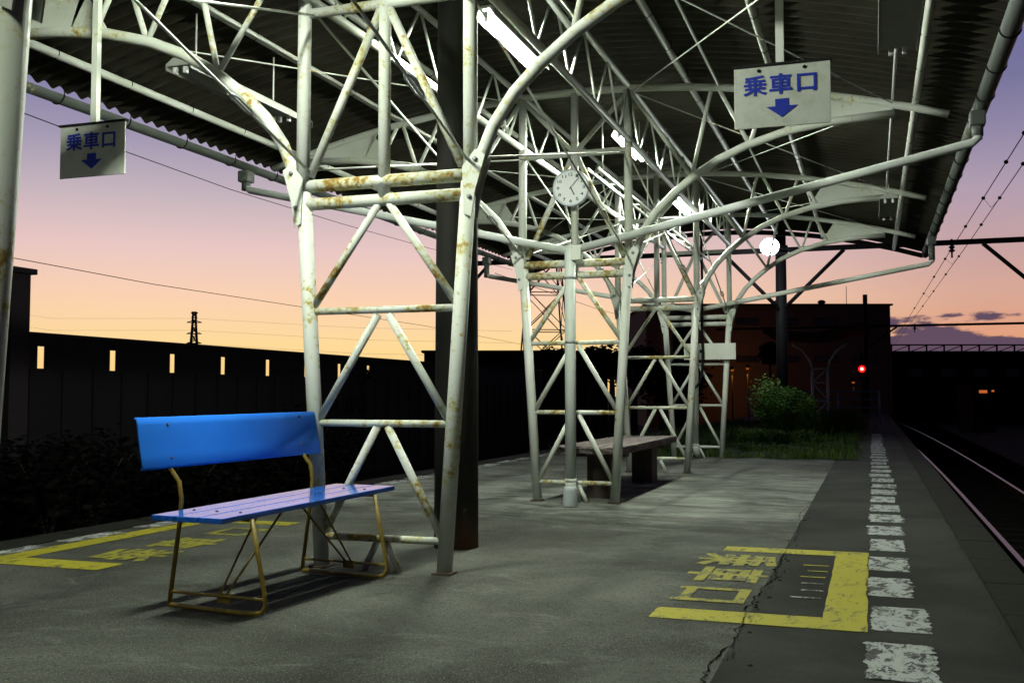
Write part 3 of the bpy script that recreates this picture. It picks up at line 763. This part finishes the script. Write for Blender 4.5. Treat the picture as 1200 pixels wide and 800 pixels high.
# ------------------------------------------------------------------ timber bench
o = thing('timber_bench', 'long old timber slab bench on dark block legs beyond the clock frame', 'bench', (-2.69, 11.6, 0))
bm = B()
for k, (a, b_) in enumerate(((-.355, -.125), (-.118, .112), (.119, .35))):
    box(bm, ((a+b_)/2, random.uniform(-.03,.03), .500), (b_-a, 3.1, .075), bev=.012)
for v_ in bm.verts: v_.co += Vector((random.uniform(-.006,.006), random.uniform(-.03,.03) if abs(v_.co.y) > 1.4 else 0, random.uniform(-.006,.006)))
obj('seat_slab', bm, 'timber', o)
for yy in (-1.05, 1.05):
    obj('block_leg', box(B(), (.04, yy, .22), (.25, .35, .48), bev=.015), 'wood_dark', o)
    obj('bearer', box(B(), (0, yy, .440), (.60, .20, .045), bev=.01), 'wood_dark', o)

# ------------------------------------------------------------------ notice board and cable at the last frame
o = thing('notice_board', 'blank white board with small framed picture on the farthest lattice frame', 'board', (-2.55, 17.50, 1.78))
obj('panel', box(B(), (0, 0, 0), (.86, .03, .27), bev=.004), 'white_clean', o)
pic = obj('picture_frame', box(B(), (-.30, -.022, -.005), (.24, .012, .20)), 'white_clean', o)
obj('picture', box(B(), (-.30, -.030, -.015), (.19, .006, .14)), 'cloth_board', pic)
o = thing('black_cable', 'black cable hanging down the middle of the farthest frame', 'cable', (-2.66, 17.38, 0))
obj('cable', tube(B(), [(0,0,3.9), (.01,0,3.0), (0,0,2.2), (.015,0,1.75), (0,0,1.45), (-.05,0,1.25), (-.13,0,1.17), (-.17,0,1.25)], .022, 10), 'black', o)
obj('connector', box(B(), (.0, -.01, 1.78), (.07, .05, .06), bev=.01), 'black', o)

# ------------------------------------------------------------------ vegetation
def leaf_cloud(bm, c, rad, n, size, shell=.55, flat=1.0):
    for _ in range(n):
        d = Vector((random.gauss(0,1), random.gauss(0,1), random.gauss(0,1))).normalized(); k = random.uniform(shell, 1.0)
        k *= 1 + .10*math.sin(d.x*7+d.y*5) + .08*math.sin(d.z*9+d.x*4)
        p = Vector(c) + Vector((d.x*rad[0]*k, d.y*rad[1]*k, d.z*rad[2]*k))
        nrm = (d + Vector((random.gauss(0,.7), random.gauss(0,.7), random.gauss(0,.7)))).normalized(); x, y = frame_for(nrm)
        s_ = size*random.uniform(.6, 1.3)
        bm.faces.new([bm.verts.new(p + x*s_*a + y*s_*b_) for a, b_ in ((-.5, 0), (0, -.28), (.6, 0), (0, .28))])
def shrub(name, label, loc, rad, n, size, mat, cat='shrub', shell=.55, stems=4, group=None):
    o = thing(name, label, cat, loc, 0, group)
    bm = B(); leaf_cloud(bm, (0, 0, rad[2]*.95), rad, n, size, shell); obj('foliage', bm, mat, o)
    bm = B()
    for k in range(stems):
        a = k*6.28/stems; tube(bm, [(0,0,-.05), (.25*rad[0]*math.cos(a), .25*rad[1]*math.sin(a), rad[2]*.8), (.6*rad[0]*math.cos(a), .6*rad[1]*math.sin(a), rad[2]*1.4)], [.03, .02, .008], 6)
    obj('stems', bm, 'bark', o)
    return o
pb = at(922, 500, 22.9); shrub('round_shrub', 'dense clipped round shrub at the end of the platform grass', (pb.x, pb.y, .22), (.66, .62, .51), 15000, .042, 'leaf', shell=.72)
pb = at(899, 500, 23.6); shrub('loose_shrub', 'loose pale leaved shrub rising behind the clipped round one', (pb.x, pb.y, .52), (.46, .36, .52), 1700, .06, 'leaf_pale', shell=.25)
pb = at(903, 500, 40); tr = thing('small_round_tree', 'small dark round crowned tree in front of the factory', 'tree', (pb.x, pb.y, -.2))
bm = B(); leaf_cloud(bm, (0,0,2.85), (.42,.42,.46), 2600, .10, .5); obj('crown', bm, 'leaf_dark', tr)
obj('trunk', tube(B(), [(0,0,-.8), (.03,0,1.5), (0,0,2.8)], [.07,.055,.03], 8), 'bark', tr)
# grass at the platform end
def in_grass(x, y): return (x < -.32 + .12*math.sin(y*2)) and y > 17.75 + .15*math.sin(x*3)
bm = B(); vs = []
for j in range(41):
    y = 17.8 + j*.62; vs.append([bm.verts.new((-5.4 + (5.08+(.05*math.sin(j*2.1) if j else 0))*i/20, y + (.12*math.sin(i*1.9) if j == 0 else 0), .012 + .05*(0 < i < 20 and j > 0)*random.random())) for i in range(21)])
for j in range(40):
    for i in range(20): bm.faces.new((vs[j][i], vs[j][i+1], vs[j+1][i+1], vs[j+1][i]))
o = obj('grass_verge', bm, 'soil'); o['kind'] = 'structure'
bm = B()
for k in range(6500):
    x, y = random.uniform(-5.3, -.30 + .12*math.sin(k)), 17.55 + 24*random.random()**1.6
    if y < 18.3 + .5*math.sin(x*2.3) + .3*math.sin(x*7) and random.random() < .6: continue
    blades(bm, x, y, .02, 4, .05 + .16*random.random()**2 + .05*math.sin(x*3+y*2), .06, .005)
for k in range(260):
    p_ = at(random.gauss(985, 12), 503, random.uniform(28, 34)); blades(bm, p_.x, p_.y, .03, 10, .62, .12, .009)
for k in range(200):
    p_ = at(random.gauss(905, 24), 503, random.uniform(21.3, 24)); blades(bm, p_.x, p_.y, .03, 12, .34, .12, .007)
obj('grass', bm, 'grass', kind='stuff')
# dark scrub below the left wall
scr = ['low dark scrub bush below the left wall near its first slot', 'low dark scrub bush below the left wall near its second slot', 'low dark scrub bush below the left wall near its third slot',
       'low dark scrub bush below the left wall near its fourth slot', 'low dark scrub bush below the left wall near its fifth slot', 'tall sprigged dark bush against the left wall near its sixth slot', 'dark bush closing the right end of the left wall']
for k, u in enumerate((40, 125, 205, 265, 315, 345, 400)):
    x = -11.6; zc = 1220*abs(x)/.944/(1022-u)*1.0; y = (zc + x*.3265)/.945
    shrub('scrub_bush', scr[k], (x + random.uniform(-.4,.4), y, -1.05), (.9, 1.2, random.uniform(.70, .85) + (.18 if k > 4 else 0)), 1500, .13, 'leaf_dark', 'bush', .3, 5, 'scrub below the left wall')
bm = B(); base = Vector((-12.2, 22.6, .6))
for k in range(7): blades(bm, base.x, base.y + k*.18, base.z, 3, .85, .08, .02)
tag(obj('tall_reeds', bm, 'leaf_dark'), 'thin dark sprigs poking above the left wall top', 'reeds')

# ------------------------------------------------------------------ left slotted wall
WX = -13.2; y_s = [ ((1220*13.2/.944/(1022-u)) + WX*.3265)/.945 for u in (46.5, 131, 201, 260.5, 313, 358, 397, 431)]
top = 2.05; s0, s1 = 1.50, 1.87; sw = .165
o = thing('slotted_wall', 'long dark wall with a row of small open slots on the left', 'wall', (WX, 14, -1.06))
bm = B(); th = .025
def wseg(ya, yb, za, zb):
    box(bm, (0, (ya+yb)/2-14, (za+zb)/2+1.06), (th, yb-ya, zb-za))
wseg(6, 42, -1.06, s0); wseg(6, 42, s1, top)
edges = [6] + [e for y in y_s for e in (y-sw/2, y+sw/2)] + [42]
for a, b_ in zip(edges[::2], edges[1::2]): wseg(a, b_, s0, s1)
obj('wall_panel', bm, 'barrier', o)
obj('coping', box(B(), (0, 10, top+1.06+.025), (th+.10, 36, .05)), 'silhouette', o)
bm = B()
for k in range(48): box(bm, (th/2+.012, 6.2+k*.75-14, (s0+1.06)/2), (.03, .05, s0+1.05))
obj('wall_ribs', bm, 'barrier', o, kind='stuff')
p_ = at(12, 400, 17.0); o = thing('chimney_block', 'dark square chimney block with flat cap at the left wall end', 'chimney', (p_.x, p_.y, -1.06))
obj('shaft', box(B(), (0, 0, 2.05), (.40, .40, 4.1)), 'silhouette', o); obj('cap', box(B(), (.02, 0, 4.14), (.52, .52, .09)), 'silhouette', o)

# ------------------------------------------------------------------ far buildings
def facing_block(u0, u1, vtop, depth, deep, name, label, cat, mat, extra=None, z0=-1.06):
    a, b_ = at(u0, vtop, depth), at(u1, vtop, depth); c_ = (a+b_)/2; d = b_-a; ang = math.atan2(d.y, d.x); wdt = Vector((d.x, d.y)).length; h = c_.z - z0
    o = thing(name, label, cat, (c_.x, c_.y, z0), ang)
    obj('walls', box(B(), (0, deep/2, h/2), (wdt, deep, h)), mat, o)
    obj('roof_edge', box(B(), (0, deep/2, h+.06), (wdt+.3, deep+.3, .12)), 'silhouette', o)
    return o, wdt, h
o, wd, h = facing_block(757, 1043, 358, 70, 12, 'factory_building', 'large flat roofed reddish factory building behind the platform end', 'building', 'factory')
for r_, zz in enumerate((h-1.1, h-3.6)):
    for k in range(6):
        x = -wd/2 + 1.6 + k*2.6; f_ = obj('window', box(B(), (x, -.03, zz), (1.5, .08, .42)), 'silhouette', o); obj('pane', box(B(), (x, -.075, zz), (1.38, .02, .32)), 'glass_dark', f_)
for x in (.9, 3.9): obj('roof_vent', lathe(B(), [(.22, 0), (.22, .15), (.3, .2), (.18, .34), (0, .38)], (x, 1, h+.1), 12), 'silhouette', o)
obj('antenna', tube(B(), [(5.6, 1, h), (5.6, 1, h+1.4)], .02, 6), 'black', o)
p_ = at(802, 400, 62); o = thing('storage_tank', 'dark domed storage tank left of the factory', 'tank', (p_.x, p_.y, -1.06))
obj('tank_shell', lathe(B(), [(.72, 0), (.72, 6.6), (.70, 6.8), (.45, 7.25), (0, 7.42)], (0,0,0), 24), 'silhouette', o); obj('tank_rail', tube(B(), [(.75*math.cos(a*.524), .75*math.sin(a*.524), 6.9) for a in range(13)], .03, 6), 'silhouette', o)
o, wd, h = facing_block(497, 712, 413, 58, 10, 'low_warehouse', 'long low dark warehouse behind the clock frame', 'building', 'silhouette')
for k in range(4): f_ = obj('window', box(B(), (-wd/2+1.2+k*2.4, -.03, h-1.2), (1.1, .07, .5)), 'glass_dark', o)
o, wd, h = facing_block(1043, 1330, 413, 84, 10, 'dark_depot', 'dark low depot building along the right horizon', 'building', 'silhouette')
for k in range(6): f_ = obj('window', box(B(), (-wd/2+2+k*2.6, -.03, h-1.6), (1.2, .07, .6)), 'glass_dark', o)
o, wd, h = facing_block(1140, 1166, 452, 60, 2, 'small_hut', 'tiny hut with an orange lit window right of the tracks', 'hut', 'silhouette')
w_ = obj('window', box(B(), (-.08, -.03, h-.30), (.55, .06, .34)), 'silhouette', o); obj('pane', box(B(), (-.08, -.07, h-.33), (.46, .02, .17)), 'orange_win', w_); obj('pane', box(B(), (.50, -.03, h-.29), (.13, .04, .10)), 'orange_win', o)
# footbridge truss along the right horizon
a, b_ = at(1040, 404, 80), at(1330, 404, 80); d = b_-a; o = thing('footbridge', 'dark footbridge truss spanning above the right horizon', 'bridge', ((a+b_)/2), math.atan2(d.y, d.x)); wl = d.length
obj('top_rail', box(B(), (0, 0, 0), (wl, .12, .10)), 'black', o); obj('deck', box(B(), (0, .4, -.62), (wl, 1.2, .16)), 'black', o)
for k in range(15): obj('truss_post', box(B(), (-wl/2+.3+k*1.35, 0, -.3), (.10, .1, .6)), 'black', o)
for k in range(14): obj('truss_diagonal', tube(B(), [(-wl/2+.3+k*1.35, 0, -.55), (-wl/2+1.65+k*1.35, 0, -.05)], .035, 6), 'black', o)
for s_ in (-1, 1): obj('pier', box(B(), (s_*wl*.47, .5, -2.9), (.5, .8, 4.4)), 'black', o)
# far trees
def far_tree(u, v, depth, r, lab, n=2600):
    p_ = at(u, v, depth); h = p_.z + 1.06; o = thing('broadleaf_tree', lab, 'tree', (p_.x, p_.y, -1.06), 0, 'trees on the horizon')
    bm = B()
    for k in range(6): leaf_cloud(bm, (random.uniform(-r*.6, r*.6), random.uniform(-r*.4, r*.4), h - r*random.uniform(.55, 1.1)), (r*.6, r*.6, r*.55), n//6, .24, .2)
    obj('crown', bm, 'leaf_dark', o); obj('trunk', tube(B(), [(0,0,-.1), (.05,0,h*.5), (0,0,h-r*.6)], [.2,.14,.06], 8), 'bark', o)
for u, v, dp, r, lb in ((716, 398, 50, 1.3, 'dark bushy tree left of the factory, seen through the clock frame'), (742, 396, 50, 1.5, 'dark bushy tree touching the factory left corner'), (690, 404, 54, 1.1, 'smallest dark tree behind the warehouse right end'),
                      (775, 408, 46, 1.8, 'dark tree in front of the factory left wall'), (650, 405, 64, 1.2, 'dark tree top at the foot of the near pylon'), (448, 424, 60, 1.4, 'dark tree top above the far end of the left wall')):
    far_tree(u, v, dp, r, lb)

# ------------------------------------------------------------------ pylons
def pylon(u, depth, h, wb, wt, lab, arms, r):
    p_ = at(u, 420, depth); o = thing('electricity_pylon', lab, 'pylon', (p_.x, p_.y, -1.0), R(25), 'electricity pylons on the horizon')
    hw = lambda z: (wb + (wt-wb)*min(1, z/(h*.8)))/2
    for sx_ in (-1, 1):
        for sy_ in (-1, 1): obj('leg', tube(B(), [(sx_*hw(0), sy_*hw(0), 0), (sx_*hw(h*.8), sy_*hw(h*.8), h*.8), (sx_*hw(h)*.6, sy_*hw(h)*.6, h)], r*1.5, 5), 'black', o)
    n = 9; bm = B()
    zs = [h*(1-(1-k/n)**1.25) for k in range(n+1)]
    for z0, z1 in zip(zs, zs[1:]):
        for i in range(4):
            ca, cb = [(-1,-1), (1,-1), (1,1), (-1,1)][i], [(1,-1), (1,1), (-1,1), (-1,-1)][i]
            A = lambda c_, z: (c_[0]*hw(z), c_[1]*hw(z), z)
            tube(bm, [A(ca, z0), A(cb, z1)], r*.7, 4); tube(bm, [A(cb, z0), A(ca, z1)], r*.7, 4); tube(bm, [A(ca, z1), A(cb, z1)], r*.8, 4)
            zm = (z0+z1)/2
            if wb > 5: tube(bm, [A(ca, z0), tuple((Vector(A(ca, zm))+Vector(A(cb, zm)))/2), A(ca, z1)], r*.4, 4)
    obj('lattice', bm, 'black', o)
    for za, la in arms:
        bm = B(); tube(bm, [(-la, 0, h*za), (la, 0, h*za)], r*.9, 4); tube(bm, [(-la, 0, h*za), (0, 0, h*za + la*.35), (la, 0, h*za)], r*.7, 4); obj('cross_arm', bm, 'black', o)
    return o
pylon(227, 600, 50, 7.5, 2.4, 'small distant pylon on the skyline above the slotted wall', [(.99,2), (.88,4.2), (.75,4.2), (.64,4.2), (.44,4.6), (.34,4.6)], .30)
pylon(638, 150, 42, 7.4, 2.2, 'large near pylon seen through the clock frame', [(.98,2), (.88,4.6), (.75,5.0), (.62,5.0)], .085)
pylon(755, 420, 34, 3.2, 1.4, 'tiny pylon beside the factory left edge', [(.98,2.2), (.85,3), (.72,3), (.6,3)], .17)

# ------------------------------------------------------------------ overhead line gantries
def gantry(y, masts, x0, x1, zb, mast_top, label, mr=.13, braces=(), insul=()):
    o = thing('catenary_gantry', label, 'gantry', (0, y, -1.0), 0, 'overhead line gantries')
    for x in masts: obj('mast', tube(B(), [(x, 0, 0), (x, 0, mast_top+1)], [mr*1.05, mr*.85], 14), 'black', o)
    obj('cross_beam', box(B(), ((x0+x1)/2, -mr-.06, zb+1), (x1-x0, .10, .11)), 'black', o)
    for xa, za, xb, zb_ in braces: obj('brace', tube(B(), [(xa, -mr-.06, za+1), (xb, -mr-.06, zb_+1)], .045, 8), 'black', o)
    for x, dz in insul:
        bm = B(); lathe(bm, [(.02, .3), (.02, .22), (.07, .20), (.03, .15), (.07, .12), (.03, .07), (.08, .04), (.02, 0), (.02, -.12)], (x, -mr-.06, zb+1-dz), 12); obj('insulator', bm, 'black', o)
    for x in masts: obj('beam_clamp', box(B(), (x, -mr-.02, zb+1), (.34, .09, .22)), 'black', o)
    return o
gantry(25, (-1.97, -10.15, 5.1), -10.3, 5.3, 4.42, 5.2, 'nearer catenary gantry with thick dark beam behind the canopy end', .14,
       ((-3.25, 4.37, -2.05, 3.10), (-.55, 4.37, -1.85, 3.10), (2.35, 4.37, 4.2, 2.6), (-9.2, 4.37, -10.0, 3.55)), ((1.72, .22), (-4.7, .22)))
gantry(54, (-.25, 7.4), -7.5, 7.6, 4.42, 6.0, 'farther catenary gantry standing in front of the factory right edge', .13, ((1.2, 4.37, -.2, 3.4),), ((2.0, .22),))
def wire(pts, r, label, name='overhead_wire', sub=None, grp='overhead wires'):
    P = [Vector(p) for p in pts]; o = obj(name, tube(B(), [p - P[0] for p in P], r, 5), 'black'); o.location = P[0]; tag(o, label, 'wire', grp); return o
mw = [(2.10, 1, 4.45), (1.95, 10, 4.40), (1.74, 25, 4.33), (1.45, 54, 4.33), (.6, 110, 4.3)]
cw = [(2.32, 1, 4.50), (2.24, 10, 4.50), (2.12, 25, 4.48), (1.75, 54, 4.45), (.9, 110, 4.4)]
wire(mw, .008, 'left of the two overhead wires above the right track', 'contact_wire'); wire(cw, .008, 'right of the two overhead wires above the right track', 'messenger_wire')
o = thing('wire_hangers', 'small black droppers and clips strung along the right overhead wires', 'clip', (0, 0, 0)); 
def lerp_path(P, y):
    for a, b_ in zip(P, P[1:]):
        if a[1] <= y <= b_[1]: return Vector(a).lerp(Vector(b_), (y-a[1])/(b_[1]-a[1]))
for k, y in enumerate((14.5, 16.2, 19.0, 22.0, 27, 31, 36, 42)):
    for P in (mw, cw):
        bm = B(); r_ = bmesh.ops.create_icosphere(bm, subdivisions=2, radius=.032); xf(bm, Matrix.Translation(lerp_path(P, y + (0 if P is mw else .8)))); obj('clip', bm, 'black', o)
    if k % 2 == 0: obj('dropper', tube(B(), [lerp_path(mw, y), lerp_path(mw, y).lerp(lerp_path(cw, y+1), .5) - Vector((0,0,.15)), lerp_path(cw, y+1)], .004, 4), 'black', o)
def wire_px(ptspx, r, label, name='utility_wire'):
    wire([at(u, v, dp) for u, v, dp in ptspx], r, label, name, grp='wires on the left')
wire_px([(-200, 50, 14), (34, 135, 17), (148, 178, 20), (270, 222, 25), (400, 262, 32), (500, 290, 40), (600, 316, 56)], .009, 'upper dark wire sagging across the left sky')
wire_px([(-200, 262, 30), (20, 303, 38), (180, 333, 46), (350, 359, 60), (500, 382, 80), (620, 405, 110)], .016, 'lower dark wire sloping down across the left sky')
wire_px([(580, 320, 56), (700, 362, 90), (760, 378, 140)], .018, 'faint wire crossing behind the clock frame', 'utility_wire')
for dv, nm in ((0, 'top'), (14, 'second'), (30, 'third')):
    wire_px([(-100, 400+dv-52, 560), (60, 390+dv-17, 590), (227, 378+dv-5, 600), (420, 386+dv-2, 560), (600, 388+dv, 480)], .045, f'{nm} faint transmission line strung from the small distant pylon')

# ------------------------------------------------------------------ floodlight, signal, lamps
fl = at(902, 289, 23.6)
o = thing('floodlight', 'blazing white floodlight fixed to the gantry mast', 'floodlight', fl)
dirv = Vector((.10, -.86, -.50)).normalized(); rt = dirv.to_track_quat('Z', 'Y').to_matrix()
obj('lamp_head', lathe(B(), [(.06, -.20), (.15, -.14), (.215, 0), (.225, .01), (.21, .012), (.14, -.10), (.0, -.13)], (0,0,0), 24, rt), 'grey_metal', o)
obj('lamp_glass', lathe(B(), [(.20, .0), (.15, .035), (0, .05)], (0,0,0), 24, rt), 'flood', o)
obj('bracket', tube(B(), [(-.02, .12, -.02), (.12, .30, -.06), (.34, .42, -.06)], .025, 8), 'black', o)
sl = bpy.data.lights.new('floodlight_beam', 'POINT'); sl.energy = 130; sl.color = (.93, .98, 1.0); sl.shadow_soft_size = .18
so = bpy.data.objects.new('floodlight_beam', sl); COL.objects.link(so); so.parent = o; so.location = (-.25, -.50, -.45)

p_ = at(1010, 432, 47); o = thing('railway_signal', 'signal post showing a single glowing red light', 'signal', (p_.x, p_.y+.3, -1.0))
h = p_.z + 1.0
obj('post', tube(B(), [(0, .12, 0), (0, .12, h+.8)], .07, 10), 'black', o)
hd_ = obj('signal_head', box(B(), (0, 0, h+.05), (.38, .14, .9), bev=.05), 'black', o)
obj('lens', lathe(B(), [(.16, 0), (.12, .04), (0, .06)], (0, -.075, h), 20, Matrix.Rotation(R(90), 3, 'X')), 'red', hd_)  # wide dim disc that draws the red halo round the bright core
obj('lens_core', lathe(B(), [(.075, 0), (.05, .03), (0, .04)], (0, -.13, h), 16, Matrix.Rotation(R(90), 3, 'X')), 'red_core', hd_)
obj('visor', tube(B(), [(.19*math.cos(a*math.pi/12), -.16, h+.19*math.sin(a*math.pi/12)) for a in range(13)], .03, 6), 'black', hd_)
rl = bpy.data.lights.new('signal_glow', 'POINT'); rl.energy = 2.5; rl.color = (1, .03, .02); rl.shadow_soft_size = .05
ro = bpy.data.objects.new('signal_glow', rl); COL.objects.link(ro); ro.parent = o; ro.location = (0, -.22, h)
for (u, v, dp, e, lb) in ((858, 433, 66, 90, 'orange sodium lamp low in front of the factory, left one'), (876, 431, 66, 90, 'orange sodium lamp low in front of the factory, right one'), (1000, 447, 66, 12, 'weak orange lamp behind the red signal')):
    p_ = at(u, v, dp); o = thing('sodium_lamp', lb, 'lamp', (p_.x, p_.y, -1.06), 0, 'orange lamps before the factory')
    obj('post', tube(B(), [(0,0,0), (0,0,p_.z+1.06-.1)], .04, 8), 'black', o)
    obj('lamp_head', lathe(B(), [(.12, 0), (.16, .12), (.05, .22), (0, .24)], (0, 0, p_.z+1.06-.02), 12), 'black', o)
    obj('bulb', lathe(B(), [(0, -.12), (.09, -.07), (.09, -.01), (0, .0)], (0, 0, p_.z+1.06-.01), 12), 'orange', o)
    pl = bpy.data.lights.new('sodium_glow', 'POINT'); pl.energy = e; pl.color = (1, .35, .05); pl.shadow_soft_size = .15
    po = bpy.data.objects.new('sodium_glow', pl); COL.objects.link(po); po.parent = o; po.location = (0, -.0, p_.z+1.06-.35)

# ------------------------------------------------------------------ far shelter and end fence
SX, SY = -1.76, 39.0
o = thing('far_shelter', 'dark small shelter roof on a single lattice post beyond the grass', 'shelter', (SX, SY, 0))
for s_ in (-1, 1):
    obj('leg', tube(B(), [(s_*.27, 0, 0), (s_*.27, 0, 2.0)], .045, 8), 'plate', o)
    obj('arch', tube(B(), [(s_*.27, 0, 1.95), (s_*.36, 0, 2.3), (s_*.6, 0, 2.65), (s_*.95, 0, 2.9)], .04, 8), 'plate', o)
    obj('roof_half', poly_prism(B(), [(0, -2.5, 3.1), (s_*1.75, -2.5, 3.45 if s_ > 0 else 3.25), (s_*1.75, 2.5, 3.45 if s_ > 0 else 3.25), (0, 2.5, 3.1)], Vector((0, 0, .14))), 'dark_metal', o)
for z in (.25, .85, 1.5, 2.0): obj('cross_bar', tube(B(), [(-.27, 0, z), (.27, 0, z)], .03, 6), 'plate', o)
for z0, z1, s_ in ((.25, .85, 1), (.85, 1.5, -1), (1.5, 2.0, 1)): obj('diagonal_strut', tube(B(), [(-.27*s_, 0, z0), (.27*s_, 0, z1)], .028, 6), 'plate', o)
o = thing('end_fence', 'pale blue pipe railing across the far platform end', 'fence', (-2.1, 40.5, 0))
for x in (-2.35, -.9, .9, 2.35): obj('fence_post', tube(B(), [(x, 0, 0), (x, 0, 1.22)], .035, 8), 'fence_blue', o)
for z in (1.19, .90, .6, .3): obj('rail', tube(B(), [(-2.35, 0, z), (2.35, 0, z)], .022, 8), 'fence_blue', o)
